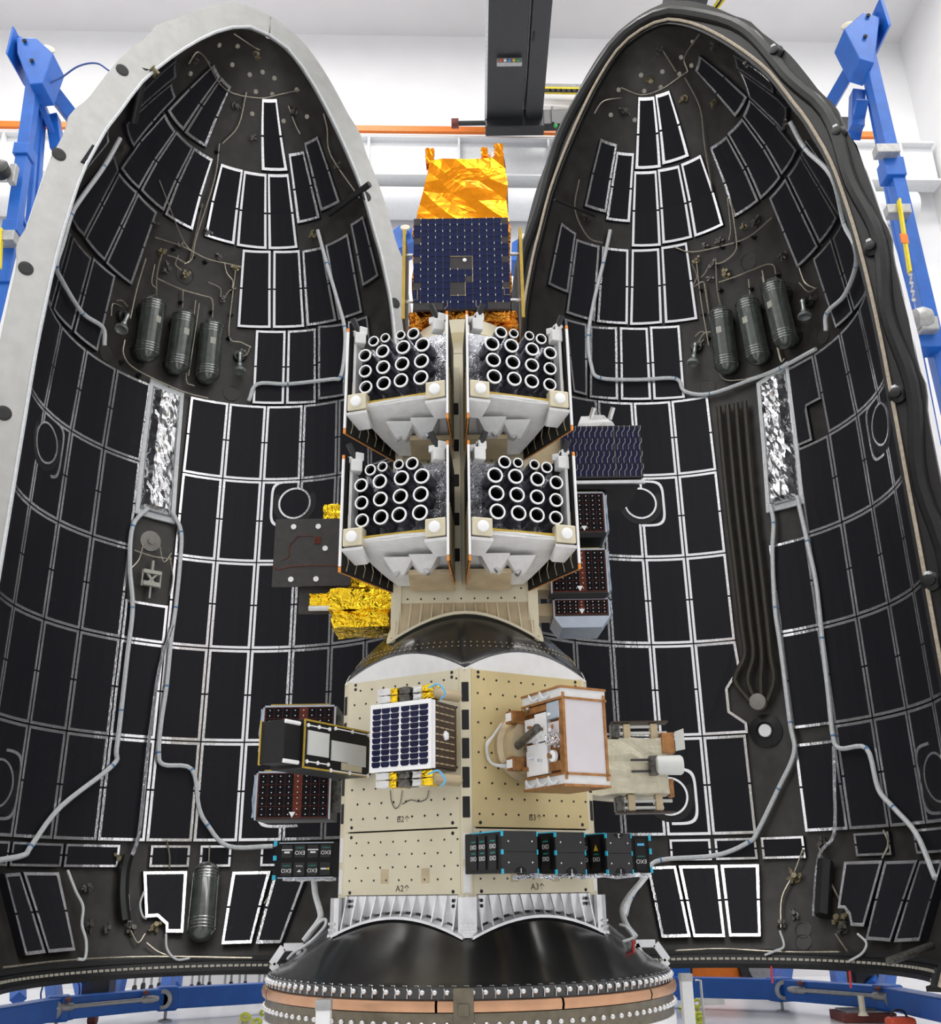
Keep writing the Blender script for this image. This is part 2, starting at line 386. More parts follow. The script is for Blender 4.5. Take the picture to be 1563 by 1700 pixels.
def port(root, side, u, v, r=0.22, full=True, box=True, tape='foil_tape'):
    az0, z0 = hit(side, u, v); k = 180 / math.pi / prof(z0)
    P = lambda x, y, o_: S(side, az0 - x * k, z0 + y, o_)
    m = MB(); n = 32
    def ring(r0, r1, o0, o1, mbx, ang=(0, 2 * math.pi), sq=0):
        def rad(t, rr):
            if not sq: return rr * math.cos(t), rr * math.sin(t)
            c, s_ = math.cos(t), math.sin(t); e = (abs(c) ** 5 + abs(s_) ** 5) ** (-1 / 5); return rr * c * e, rr * s_ * e
        mbx.slab(lambda u_, v_: P(*rad(ang[0] + (ang[1] - ang[0]) * u_, r0 + (r1 - r0) * v_), o1), lambda u_, v_: P(*rad(ang[0] + (ang[1] - ang[0]) * u_, r0 + (r1 - r0) * v_), o0), n, 1)
    c = MB(); ring(0.001, r, -0.02, 0.012, c); o = c.build('access_port', 'acoustic_panel', root)
    t = MB(); ring(r - 0.012, r + 0.016, 0.0, 0.017, t); t.build('tape_border', tape, o)
    g = MB(); ring(r + 0.016, r + 0.10, -0.02, 0.006, g, (math.radians(150), math.radians(390))); g.build('port_recess', 'slot_dark', o)
    if box:
        b = MB(); ring(r + 0.10, r + 0.135, 0.0, 0.010, b, (math.radians(box[0]), math.radians(box[1])), 1); b.build('port_frame_tape', tape, o)
    return o
def foil_box(root, side, TL, TR, BR, BL, label):
    q = px(side, TL, TR, BR, BL); rd = random.Random(3)
    def uv(u, v): return ((q[0][0] * (1 - u) + q[1][0] * u) * (1 - v) + (q[3][0] * (1 - u) + q[2][0] * u) * v, (q[0][1] * (1 - u) + q[1][1] * u) * (1 - v) + (q[3][1] * (1 - u) + q[2][1] * u) * v)
    nz = {}
    def f(u, v):
        i, j = round(u * 10), round(v * 26)
        h = 0.17 if 0.12 < u < 0.88 and 0.03 < v < 0.97 else (0.0 if (u < 0.02 or u > 0.98 or v < 0.005 or v > 0.995) else 0.09)
        if (i, j) not in nz: nz[(i, j)] = rd.uniform(-0.028, 0.028)
        return S(side, *uv(u, v), h + nz[(i, j)] * (1 if h > 0.05 else 0.2) - 0.03)
    o = MB().grid(f, 10, 26).build('foil_blanket', 'silver_foil', root, label=label)
    t = MB()
    for u0, u1, v0, v1 in ((-0.10, 0.02, -0.02, 1.02), (0.98, 1.10, -0.02, 1.02), (-0.1, 1.1, -0.045, 0.0), (-0.1, 1.1, 1.0, 1.04)):
        t.slab(lambda u, v: S(side, *uv(u0 + (u1 - u0) * u, v0 + (v1 - v0) * v), 0.012), lambda u, v: S(side, *uv(u0 + (u1 - u0) * u, v0 + (v1 - v0) * v), -0.03), 2, 4)
    t.build('blanket_edge_tape', 'cable_white', o)
    return o

_rz = np.concatenate([np.linspace(-0.88, 9.0, 60), np.linspace(9.1, 11.84, 40)]); _rr = np.array([prof(z) for z in _rz])
_k = np.array([0.06, 0.25, 0.38, 0.25, 0.06])
for _ in range(3): _rr[2:-2] = np.convolve(_rr, _k, 'valid')
_rr = np.append(_rr, [0.30, 0.18, -0.02]); _rz = np.append(_rz, [11.895, 11.925, 11.94])
_rs = np.append([0], np.cumsum(np.hypot(np.diff(_rr), np.diff(_rz)))); _rs /= _rs[-1]
def rim_curve(v):                          # point and outward normal of the fairing outline
    r, z = np.interp(v, _rs, _rr), np.interp(v, _rs, _rz); e = 0.012
    a, b = max(0, v - e), min(1, v + e); dr, dz = np.interp(b, _rs, _rr) - np.interp(a, _rs, _rr), np.interp(b, _rs, _rz) - np.interp(a, _rs, _rz)
    l = math.hypot(dr, dz); return float(r), float(z), float(dz / l), float(-dr / l)
def fairing_shell(side, label):
    ax = AX[side]; a0, a1 = AZ0[side]
    root = thing('fairing_half', label, 'rocket fairing', (ax[0], ax[1], -0.88 + H))
    zs = [-0.88, -0.80, 0.285] + [0.285 + (5.8 - 0.285) * i / 6 for i in range(1, 7)] + [6.4, 7.0, 7.6, 8.3, 8.9, 9.44, 10.0, 10.5, 11.0, 11.4, 11.7, 11.86, 11.94]
    nz = len(zs) - 1
    def surf(off): return lambda u, v: S(side, a0 + (a1 - a0) * u, zs[round(v * nz)], off)
    MB().grid(surf(-0.055), 48, nz).build('inner_liner', 'liner', root, smooth=True, label='dark bare inner wall of the fairing')
    MB().grid(surf(-0.36), 48, nz).build('outer_skin', 'fairing_white', root, smooth=True, label='white outer skin of the fairing')
    # rim faces along both straight edges
    for e, az in enumerate((a0, a1)):
        a = math.radians(az); rad = Vector((math.cos(a), math.sin(a), 0)); tn = Vector((-math.sin(a), math.cos(a), 0)) * (-1 if e == 0 else 1)   # out of the opening
        def rim(o_in, o_out, d0, d1, wav=0.0):
            m = MB(); N = 90
            def pt(v, o_, d):
                r, z, nr, nz_ = rim_curve(v)
                return Vector((ax[0], ax[1], z + nz_ * o_ + H)) + rad * max(-0.02, r + nr * o_) + tn * d
            wv = lambda v: wav * max(0, math.cos((rim_curve(v)[1] + 0.9) * 2 * math.pi / 1.95)) ** 6
            m.grid(lambda u, v: pt(v, o_in if u < .5 else o_out + wv(v), d1), 1, N)
            m.grid(lambda u, v: pt(v, o_out + wv(v) if u < .5 else o_in, d0), 1, N)
            m.grid(lambda u, v: pt(v, o_in, d0 if u < .5 else d1), 1, N); m.grid(lambda u, v: pt(v, o_out + wv(v), d1 if u < .5 else d0), 1, N)
            return m, pt
        if side == 'L':
            m, pt = rim(-0.01, 0.37, -0.03, 0.02, 0.06); m.build('rim_flange', 'flange_metal', root, label='brushed silver edge flange')
            sl = MB(); N = 40
            MB().tube([pt(v / N, 0.0, 0.02) for v in range(N + 1)], 0.022, 6).build('edge_cord', 'cable_white', root, smooth=True)
        else:
            m, pt = rim(-0.01, 0.36, -0.05, 0.01, 0.04); m.build('rim_flange', 'seal_rubber', root, label='black rubber edge seal')
            N = 60
            MB().tube([pt(v / N, 0.22 + 0.05 * math.cos((rim_curve(v / N)[1] + 0.9) * 2 * math.pi / 1.95), 0.02) for v in range(N + 1)], 0.085, 8).build('seal_bead', 'seal_rubber', root, smooth=True)
            MB().tube([pt(v / N, 0.05, 0.03) for v in range(N + 1)], 0.022, 6).build('seal_cord', 'seal_cord', root, smooth=True)
        MB_rim[(side, e)] = (Vector((ax[0], ax[1], H)), tn.copy(), rad.copy())
    # bottom ring with its row of pale windows
    rr = MB(); rr.slab(lambda u, v: S(side, a0 + (a1 - a0) * u, -0.80 - 0.10 * v, 0.05), lambda u, v: S(side, a0 + (a1 - a0) * u, -0.80 - 0.10 * v, -0.30), 48, 1)
    rr.build('base_ring', 'black_plastic', root)
    rr = MB(); rr.slab(lambda u, v: S(side, a0 + (a1 - a0) * u, -0.90 - 0.045 * v, 0.09), lambda u, v: S(side, a0 + (a1 - a0) * u, -0.90 - 0.045 * v, -0.30), 48, 1)
    rr.build('base_lip', 'seal_rubber', root)
    lt = MB(); n = 84
    for i in range(n):
        aa, bb = a0 + (a1 - a0) * (i + 0.08) / n, a0 + (a1 - a0) * (i + 0.80) / n
        lt.slab(lambda u, v: S(side, aa + (bb - aa) * u, -0.832 - 0.026 * v, 0.056), lambda u, v: S(side, aa + (bb - aa) * u, -0.832 - 0.026 * v, 0.045), 1, 1)
    lt.build('base_ring_window', 'plug_pale', root, kind='stuff', label='row of small pale rectangles on the bottom ring')
    cg = MB()
    for i in range(150):
        aa = a0 + (a1 - a0) * (i + 0.5) / 150
        cg.box(S(side, aa, -0.765, 0.02), (0.03, 0.05, 0.05), math.radians(aa))
    cg.build('ring_cleat', 'black_plastic', root, kind='stuff')
    return root
MB_rim = {}
LF = fairing_shell('L', 'left open rocket fairing half, black panelled inside with silver edge flange')
RF = fairing_shell('R', 'right open rocket fairing half, black panelled inside with rubber edge seal')
def rim_pt(side, e, u, v):
    P, n, rad = MB_rim[(side, e)]; return on_plane(u, v, P, n)
ROWS = [0.605, 1.90, 3.19, 4.48, 5.775, 7.015]
# ---- left half: regular rows
COL = [41.0, 54.4, 68.0, 81.6, 95.0, 108.3, 122.0, 136.3, 150.2, 164.2, 179.2, 193.6, 206.5, 218.5]
skipL = {(6, 2), (6, 3), (6, 4)}
for r in range(5):
    for c in range(13):
        if (c, r) in skipL: continue
        panel(LF, 'L', [(COL[c + 1], ROWS[r + 1]), (COL[c], ROWS[r + 1]), (COL[c], ROWS[r]), (COL[c + 1], ROWS[r])])
panel(LF, 'L', [(136.3, 3.75), (122.0, 3.75), (122.0, 3.19), (136.3, 3.19)], split=False)
for a, b in ((218, 206.6), (206, 193.6), (193.2, 179.2), (178.8, 164.6), (164.0, 146.2), (145.8, 129.0), (120.4, 108.6), (106.0, 96.5), (88.0, 75.0), (74.0, 61.0), (60, 48)):
    panel(LF, 'L', [(a, 0.575), (b, 0.575), (b, 0.29), (a, 0.29)], thick=0.09, tw=0.03)
# ---- left half: boat-tail panels, standing a little off the wall
for q in ([(0, 445), (62, 440), (160, 745), (78, 755)], [(68, 438), (210, 440), (272, 735), (165, 745)], [(862, 438), (1012, 435), (938, 708), (820, 712)], [(1022, 440), (1140, 470), (1050, 707), (950, 710)]):
    panel(LF, 'L', px('L', *[z4(*p) for p in q]), thick=0.12, off=0.05)
notched(LF, 'L', px('L', *[z4(*p) for p in [(528, 440), (693, 438), (678, 665), (612, 665), (612, 635), (580, 607), (535, 610)]]), thick=0.12, off=0.05, label='black panel with a notched lower corner')
# ---- left half: nose panels
Lq = [[z1(*p) for p in q] for q in (
 [(972, 366), (1027, 366), (1068, 634), (970, 632)], [(1070, 570), (1127, 560), (1187, 808), (1102, 830)], [(1127, 530), (1178, 505), (1262, 750), (1189, 785)],
 [(820, 606), (902, 630), (870, 908), (758, 875)], [(905, 632), (989, 645), (990, 925), (877, 912)], [(993, 645), (1070, 645), (1105, 920), (995, 925)],
 [(720, 545), (790, 590), (715, 855), (610, 795)], [(655, 485), (718, 545), (608, 785), (520, 705)], [(612, 420), (652, 487), (515, 703), (447, 625)],
 [(822, 285), (858, 322), (765, 548), (682, 492)], [(795, 238), (818, 285), (680, 488), (620, 410)], [(637, 308), (652, 360), (495, 548), (467, 462)],
 [(655, 222), (655, 285), (480, 440), (500, 370)], [(400, 455), (405, 525), (245, 715), (285, 590)], [(425, 575), (440, 628), (312, 880), (258, 785)],
 [(442, 640), (510, 712), (388, 970), (314, 885)])]
Lq += [[(229, 320), (261, 352), (219, 474), (175, 437)], [(403, 414), (450, 416), (450, 545), (394, 543)], [(454, 416), (498, 415), (506, 543), (453, 545)],
 [(502, 416), (536, 409), (560, 533), (509, 542)], [(540, 407), (578, 387), (602, 519), (562, 532)], [(582, 372), (603, 358), (629, 458), (602, 476)],
 [(425, 548), (475, 549), (472, 671), (419, 670)], [(478, 549), (525, 545), (525, 669), (475, 671)], [(528, 541), (575, 536), (573, 657), (528, 664)], [(578, 534), (610, 524), (625, 640), (576, 656)],
 [(155, 427), (192, 458), (162, 584), (122, 552)], [(122, 392), (152, 428), (119, 549), (88, 514)], [(104, 355), (118, 388), (85, 510), (66, 465)]]
for q in Lq: panel(LF, 'L', px('L', *q), gap=0.004)
for i, (a, b, r) in enumerate((((247, 497), (232, 606), 0.175), ((301, 520), (286, 628), 0.175), ((349, 537), (340, 644), 0.175), ((345, 1432), (333, 1562), 0.17))):
    tank(LF, 'L', a, b, r, ['leftmost green pressure tank of three', 'middle green pressure tank of three', 'rightmost green pressure tank of three', 'green pressure tank low on the wall'][i])
foil_box(LF, 'L', (253, 640), (300, 660), (285, 860), (230, 845), 'crumpled silver foil blanket over a box')
for (u, v, r, bx) in ((75, 735, 0.26, (-60, 60)), (490, 836, 0.235, (90, 270)), (473, 1326, 0.235, (90, 300)), (-4, 1300, 0.26, (-80, 80))): port(LF, 'L', u, v, r, box=bx)
cable(LF, 'L', [(243, 845), (217, 875), (212, 940), (217, 1010), (208, 1090), (198, 1180), (190, 1245), (183, 1272), (95, 1340), (45, 1405), (32, 1420), (-20, 1430)], 0.032, 0.06)
cable(LF, 'L', [(283, 850), (299, 885), (297, 940), (290, 1010), (283, 1060), (275, 1140), (266, 1200), (262, 1250), (270, 1270), (318, 1278), (330, 1340), (345, 1370), (380, 1405), (455, 1405)], 0.030, 0.06)
cable(LF, 'L', [(285, 1040), (262, 1110), (250, 1190), (243, 1240), (232, 1350), (224, 1400), (205, 1445), (208, 1490), (211, 1530)], 0.024, 0.08, mat='silver_foil_fine', ties=False)
cable(LF, 'L', [(530, 385), (545, 440), (560, 490), (575, 545), (575, 590), (568, 628), (552, 632), (480, 640), (428, 640), (413, 668)], 0.030, 0.05)
cable(LF, 'L', [(192, 228), (165, 275), (125, 330), (110, 355), (95, 405), (85, 440), (95, 465), (130, 520), (165, 545), (168, 575)], 0.030, 0.06)
cable(LF, 'L', [(104, 1445), (118, 1480), (130, 1505), (128, 1535), (135, 1562), (133, 1590), (120, 1592)], 0.017, 0.10, ties=False)
cable(LF, 'L', [(274, 1550), (276, 1575), (292, 1592), (315, 1590)], 0.014, 0.08, ties=False)
cable(LF, 'L', [(236, 1480), (229, 1500), (233, 1520), (240, 1525)], 0.013, 0.10, ties=False)
cable(LF, 'L', [(210, 1420), (203, 1450), (201, 1490), (205, 1530)], 0.07, 0.07, mat='cable_black', ties=False, name='cable_conduit')
for q in ([(363, 240), (355, 300), (325, 395), (318, 430), (305, 440)], [(340, 100), (372, 150), (430, 165), (470, 158), (500, 152)], [(408, 155), (395, 210), (368, 240)], [(255, 395), (300, 410), (320, 420), (345, 432), (380, 440), (400, 445)],
          [(258, 465), (258, 495), (256, 500)], [(258, 463), (300, 482), (335, 492), (352, 500), (352, 537)], [(303, 483), (302, 520)], [(276, 425), (292, 430), (310, 438), (317, 420), (335, 340)], [(268, 420), (262, 440), (258, 463)],
          [(391, 450), (386, 490), (380, 560), (400, 570), (417, 578)], [(372, 438), (376, 455), (386, 468), (385, 480)], [(324, 500), (317, 560), (308, 630), (322, 642)], [(240, 430), (225, 480), (214, 530)], [(205, 565), (203, 590), (225, 615), (300, 650), (345, 662)],
          [(190, 500), (200, 500), (210, 510)], [(540, 190), (546, 215), (552, 260), (600, 330)], [(480, 178), (492, 210), (500, 225)], [(385, 55), (420, 80), (430, 85)], [(310, 105), (325, 85), (345, 105)],
          [(455, 1478), (440, 1500)], [(276, 1395), (281, 1420), (281, 1442)], [(348, 1405), (347, 1432)], [(242, 1565), (262, 1580), (290, 1590)], [(216, 1545), (228, 1565), (240, 1550)], [(0, 1606), (110, 1594), (250, 1588), (420, 1590)]):
    pipe(LF, 'L', q)
for i, (u, v, s) in enumerate(((270, 418, 1.1), (300, 405, 1.1), (365, 425, 1.0), (391, 443, 1.1), (370, 495, .9), (278, 445, 1.4), (310, 455, 1.2), (325, 95, 1.2), (392, 172, 1.3), (428, 85, 1.2), (488, 182, 1.2), (420, 225, 1.0), (520, 388, 1.2), (560, 275, 1.2), (200, 240, 1.3), (258, 115, 1.2), (145, 1475, 1.1), (180, 1545, 1.0), (258, 1540, 1.2), (220, 1545, 1.2), (150, 1540, 1.0), (195, 1425, 1.2), (260, 370, 1.0), (345, 385, 1.2))):
    valve(LF, 'L', u, v, s, i, 'valve_brass' if i % 3 == 0 else 'valve_metal')
for u, v in ((290, 412), (322, 424), (342, 433), (302, 500), (352, 516), (322, 520), (318, 548), (313, 580), (310, 602), (386, 480), (384, 520), (380, 560), (335, 345), (362, 250), (205, 600), (232, 622), (280, 642)):
    az, z = hit('L', u, v); MB().lathe(S('L', az, z, -0.052), normal_in('L', az, z), [(0.045, 0), (0.04, 0.03), (0.018, 0.06), (0.016, 0.095)], 4).build('pipe_clamp', 'black_plastic', LF)
for q in ([(262, 300), (300, 395), (318, 420)], [(330, 505), (322, 560), (312, 625)], [(345, 470), (365, 480), (366, 495)], [(372, 497), (380, 485), (392, 480)], [(295, 425), (290, 440), (300, 450)], [(200, 510), (185, 505), (182, 525)], [(415, 578), (410, 590), (398, 595)], [(255, 440), (250, 470), (258, 480)]): pipe(LF, 'L', q, 0.008)
thruster(LF, 'L', (205, 525), (187, 552)); thruster(LF, 'L', (398, 590), (397, 626))
for u, v in ((417, 120), (437, 115), (455, 125), (426, 148), (452, 152), (490, 145), (420, 185), (470, 197), (507, 190), (390, 105), (370, 75), (400, 75), (322, 122), (430, 85)):
    az, z = hit('L', u, v); MB().lathe(S('L', az, z, -0.055), normal_in('L', az, z), [(0.035, 0), (0.035, 0.02), (0.02, 0.024)], 12).build('wall_plug', 'plug_pale', LF)
for u, v, r in ((310, 454, 0.14), (385, 650, 0.13), (182, 585, 0.13)):
    az, z = hit('L', u, v); MB().lathe(S('L', az, z, -0.057), normal_in('L', az, z), [(r, 0), (r, 0.014), (r * 0.9, 0.016), (r * 0.88, 0.008)], 24).build('cover_disc', 'nose_liner', LF)
# equipment niche under the foil box
az, z = hit('L', 252, 897); n = normal_in('L', az)
MB().lathe(S('L', az, z, -0.055), n, [(0.15, 0), (0.15, 0.02), (0.05, 0.03), (0.05, 0.05)], 24).build('cover_disc', 'gray_disc', LF, smooth=True)
m = MB(); t = Vector((math.sin(math.radians(az)), -math.cos(math.radians(az)), 0))
c = SP('L', 249, 960, 0.06)
m.box(c + Vector((0, 0, .07)), (0.26, 0.07, 0.05), math.radians(az - 90)); m.box(c - Vector((0, 0, .10)), (0.24, 0.07, 0.06), math.radians(az - 90))
m.bar(c + t * -.07 + Vector((0, 0, .05)), c + t * .05 + Vector((0, 0, -.09)), .03, .03); m.bar(c + t * .07 + Vector((0, 0, .05)), c + t * -.05 + Vector((0, 0, -.09)), .03, .03)
for s_ in (-.13, .13): m.cyl(c + t * s_ + Vector((0, 0, .09)), c + t * s_ + Vector((0, 0, -.14)), .012, 8)
m.cyl(c + Vector((0, 0, .09)), c + Vector((0, 0, .24)), .02, 8); m.cyl(c + Vector((0, 0, -.1)), c + Vector((0, 0, -.30)), .014, 8)
m.build('latch_mechanism', 'sticker', LF, label='pale metal latch mechanism in a niche')
for q in ([(220, 915), (250, 925), (283, 930)], [(235, 905), (228, 930), (215, 945)], [(262, 905), (270, 935), (283, 920)], [(280, 925), (285, 960), (280, 990)]): pipe(LF, 'L', q, 0.009, 0.06)
# slots in the flange and the two protruding rods
for e, u, v in ((1, 202, 118), (1, 97, 258), (1, 42, 447), (1, 5, 687), (0, 607, 327), (0, 655, 504)):
    P, n, rad = MB_rim[('L', e)]; p = on_plane(u, v, P, n)
    sl = MB().lathe(p + n * 0.012, n, [(0.085, 0), (0.085, 0.016), (0.06, 0.020)], 16); 
    o = sl.build('latch_slot', 'slot_dark', LF)
p = rim_pt('L', 1, 240, 112); MB().cyl(p, SP('L', 208, 200, 0.1), 0.06, 14).build('strut_rod', 'black_plastic', LF, smooth=True)
p = rim_pt('L', 0, 600, 316); q = SP('L', 552, 362, 0.1); MB().cyl(q, p + (p - q) * 0.25, 0.05, 14).build('strut_rod', 'black_plastic', LF, smooth=True)

# ---- right half: regular rows
COLR = [135.0, 120.0, 106.5, 93.0, 79.4, 66.0, 52.0, 38.5, 24.9, 11.0, -3.2, -17.5, -31.0, -39.5]
skipR = {(5, r) for r in range(5)} | {(6, 3), (6, 4), (4, 1), (7, 4)}
for r in range(5):
    for c in range(13):
        if (c, r) in skipR: continue
        if (c, r) == (6, 0): panel(RF, 'R', [(52, 1.72), (38.5, 1.72), (38.5, .605), (52, .605)]); continue
        panel(RF, 'R', [(COLR[c], ROWS[r + 1]), (COLR[c + 1], ROWS[r + 1]), (COLR[c + 1], ROWS[r]), (COLR[c], ROWS[r])])
notched(RF, 'R', [(79.2, 3.18), (66.2, 3.18), (65.6, 2.78), (70.2, 2.52), (70.2, 2.22), (65.4, 2.05), (65.4, 1.91), (79.2, 1.91)], label='black panel cut away around the hose connector')
notched(RF, 'R', [(38.2, 7.005), (25.1, 7.005), (25.1, 6.32), (31.5, 6.32), (31.5, 5.80), (38.2, 5.80)], label='black panel with a square cut-out corner')
for a, b in ((134, 121), (120, 107), (92.5, 79.8), (79.0, 66.4), (65.4, 52.4), (37.5, 25.5), (17.0, 3.0), (2.6, -11), (-11.4, -25), (-25.4, -39)):
    panel(RF, 'R', [(a, 0.575), (b, 0.575), (b, 0.29), (a, 0.29)], thick=0.09, tw=0.03)
for q in ([(465, 420), (578, 415), (635, 685), (520, 688)], [(583, 415), (735, 413), (765, 685), (640, 685)], [(741, 412), (893, 410), (900, 683), (775, 683)], [(1364, 398), (1495, 393), (1390, 703), (1292, 695)], [(1498, 396), (1590, 392), (1500, 700), (1400, 705)]):
    panel(RF, 'R', px('R', *[z8(*p) for p in q]), thick=0.12, off=0.05)
notched(RF, 'R', px('R', *[z8(*p) for p in [(1213, 403), (1358, 398), (1288, 643), (1238, 640), (1230, 600), (1213, 577), (1188, 575)]]), thick=0.12, off=0.05, label='black panel with a notched lower corner')
Rq = [[z5(*p) for p in q] for q in (
 [(440, 360), (500, 357), (525, 622), (428, 628)], [(503, 352), (555, 335), (630, 580), (529, 612)], [(360, 562), (425, 568), (410, 825), (320, 815)], [(300, 513), (362, 535), (322, 790), (240, 765)],
 [(425, 635), (508, 632), (525, 912), (415, 915)], [(512, 628), (592, 612), (642, 882), (529, 905)], [(598, 608), (672, 573), (757, 835), (648, 880)], [(705, 548), (768, 503), (888, 745), (795, 808)],
 [(770, 495), (825, 437), (970, 658), (893, 742)], [(828, 430), (852, 368), (1028, 558), (972, 650)], [(650, 262), (665, 205), (845, 360), (800, 435)], [(850, 360), (812, 262), (990, 402), (975, 488)],
 [(812, 250), (800, 200), (945, 292), (950, 345)], [(925, 735), (986, 660), (1108, 915), (1030, 995)], [(992, 652), (1040, 575), (1178, 808), (1113, 905)], [(1043, 570), (1060, 520), (1205, 740), (1181, 800)])]
Rq += [[(1350, 430), (1380, 396), (1417, 518), (1388, 545)], [(1383, 395), (1403, 350), (1441, 481), (1419, 516)], [(1049, 414), (1095, 412), (1100, 537), (1046, 540)], [(1098, 410), (1141, 402), (1159, 530), (1104, 537)],
 [(1000, 409), (1044, 414), (1043, 539), (991, 535)], [(957, 396), (996, 408), (988, 534), (940, 520)], [(932, 369), (957, 387), (944, 487), (910, 472)],
 [(1029, 543), (1076, 544), (1082, 664), (1031, 664)], [(1079, 542), (1129, 540), (1138, 661), (1085, 664)], [(980, 541), (1025, 543), (1027, 664), (979, 660)], [(937, 528), (976, 538), (975, 657), (953, 651)]]
for i, q in enumerate(Rq): panel(RF, 'R', px('R', *q), gap=0.004, off=0.03 if i == 12 else 0.0)
for i, (a, b, r) in enumerate((((1201, 516), (1214, 628), 0.175), ((1247, 497), (1270, 611), 0.175), ((1293, 468), (1320, 583), 0.175))):
    tank(RF, 'R', a, b, r, ['leftmost green pressure tank of three', 'middle green pressure tank of three', 'rightmost green pressure tank of three'][i])
foil_box(RF, 'R', (1262, 642), (1306, 612), (1330, 828), (1278, 842), 'crumpled silver foil blanket over a box')
for (u, v, r, bx) in ((1465, 704, 0.26, (120, 260)), (1063, 836, 0.235, (-90, 100)), (1112, 1322, 0.235, (-90, 90)), (1558, 1290, 0.26, (100, 260))): port(RF, 'R', u, v, r, box=bx)
cable(RF, 'R', [(1012, 385), (1000, 440), (985, 500), (975, 560), (980, 610), (995, 630), (1060, 633), (1122, 631), (1138, 652), (1180, 656), (1250, 632), (1300, 612), (1360, 580)], 0.030, 0.05)
cable(RF, 'R', [(1320, 200), (1345, 245), (1390, 290), (1410, 370), (1432, 400), (1430, 440), (1410, 490), (1380, 520), (1378, 550)], 0.030, 0.06)
cable(RF, 'R', [(1282, 840), (1288, 870), (1286, 920), (1290, 1010), (1300, 1080), (1315, 1200), (1322, 1250), (1295, 1310), (1260, 1380), (1245, 1398), (1190, 1420), (1095, 1428), (1072, 1448), (1045, 1490), (1035, 1520)], 0.030, 0.06)
cable(RF, 'R', [(1328, 825), (1345, 900), (1360, 970), (1370, 1060), (1380, 1150), (1388, 1222), (1400, 1243), (1445, 1243), (1465, 1310), (1490, 1340), (1530, 1385), (1562, 1458)], 0.030, 0.06)
cable(RF, 'R', [(1392, 1240), (1393, 1300), (1392, 1385), (1366, 1422), (1357, 1520)], 0.022, 0.10, mat='silver_foil_fine', ties=False)
cable(RF, 'R', [(1375, 1430), (1372, 1480), (1370, 1520)], 0.10, 0.07, mat='cable_black', ties=False, name='cable_conduit')
cable(RF, 'R', [(1298, 1545), (1305, 1570), (1290, 1578), (1272, 1585)], 0.014, 0.08, ties=False)
cable(RF, 'R', [(1432, 1550), (1447, 1565), (1440, 1582), (1418, 1595)], 0.014, 0.08, ties=False)
for k in range(4):                          # hose bundle
    x0 = 1196 + k * 14.5
    cable(RF, 'R', [(x0, 678 - k * 3), (x0 + 7, 760 - k * 2), (x0 + 16, 850), (x0 + 29, 960), (x0 + 38, 1040), (x0 + 43, 1090), (1222 + k * 22, 1130), (1262 + (k - 1.5) * 10, 1165)], 0.042, 0.06, mat='hose_olive', ties=False, name='hose', n=4)
az, z = hit('R', 1262, 1167); MB().lathe(S('R', az, z, 0.10), normal_in('R', az), [(0.105, -0.1), (0.11, 0.0), (0.11, 0.03), (0.10, 0.035)], 24).build('hose_connector', 'gray_disc', RF, smooth=True)
az, z = hit('R', 1271, 1213); MB().lathe(S('R', az, z, -0.05), normal_in('R', az), [(0.22, 0), (0.22, 0.03), (0.12, 0.06), (0.115, 0.03)], 24).build('vent_housing', 'seal_rubber', RF, smooth=True)
MB().lathe(S('R', az, z, -0.03), normal_in('R', az), [(0.085, 0), (0.085, 0.05), (0.08, 0.055)], 24).build('vent_cap', 'fairing_white', RF, smooth=True)
for q in ([(1120, 412), (1150, 420), (1200, 410), (1245, 395), (1285, 362)], [(1195, 470), (1225, 460), (1250, 450), (1285, 440), (1292, 470)], [(1190, 430), (1192, 480), (1200, 518)], [(1245, 465), (1248, 497)], [(1215, 330), (1225, 400), (1222, 420), (1205, 435), (1190, 440)],
          [(1157, 430), (1165, 500), (1178, 575)], [(1153, 478), (1170, 470), (1176, 500), (1182, 550), (1190, 590), (1200, 628), (1230, 632), (1270, 622)], [(1268, 450), (1285, 540), (1298, 598), (1305, 596)], [(1160, 570), (1170, 555), (1182, 552)], [(1330, 445), (1340, 470), (1358, 480)],
          [(1030, 148), (1065, 160), (1100, 150), (1130, 130), (1145, 120)], [(1140, 130), (1165, 180), (1172, 240), (1185, 320)], [(1100, 80), (1125, 120)], [(985, 190), (1000, 170), (1030, 165)], [(1165, 55), (1140, 95), (1145, 120)], [(960, 300), (953, 350), (975, 395), (1000, 405)],
          [(1335, 1410), (1320, 1450), (1300, 1490), (1298, 1540)], [(1360, 1400), (1380, 1460), (1400, 1500)], [(1390, 1550), (1400, 1565), (1412, 1582)], [(1120, 1578), (1200, 1575), (1300, 1580), (1400, 1580)], [(1470, 1378), (1478, 1400), (1468, 1425)]):
    pipe(RF, 'R', q)
for i, (u, v, s) in enumerate(((1157, 430, 1.1), (1170, 408, 1.0), (1185, 437, 1.2), (1205, 455, 1.4), (1180, 460, 1.0), (1255, 365, 1.2), (1235, 375, 1.0), (1195, 400, 1.1), (1300, 420, 1.2), (1080, 130, 1.1), (1090, 80, 1.2), (1185, 75, 1.2), (1135, 160, 1.3), (1038, 180, 1.3), (1240, 100, 1.2), (1183, 168, 1.0), (975, 360, 1.2), (1310, 205, 1.4), (1322, 1460, 1.4), (1320, 1520, 1.0), (1297, 1535, 1.0), (1395, 1530, 1.5), (1400, 1545, 1.2), (1365, 1400, 1.2))):
    valve(RF, 'R', u, v, s, i + 50, 'valve_brass' if i % 3 == 0 else 'valve_metal')
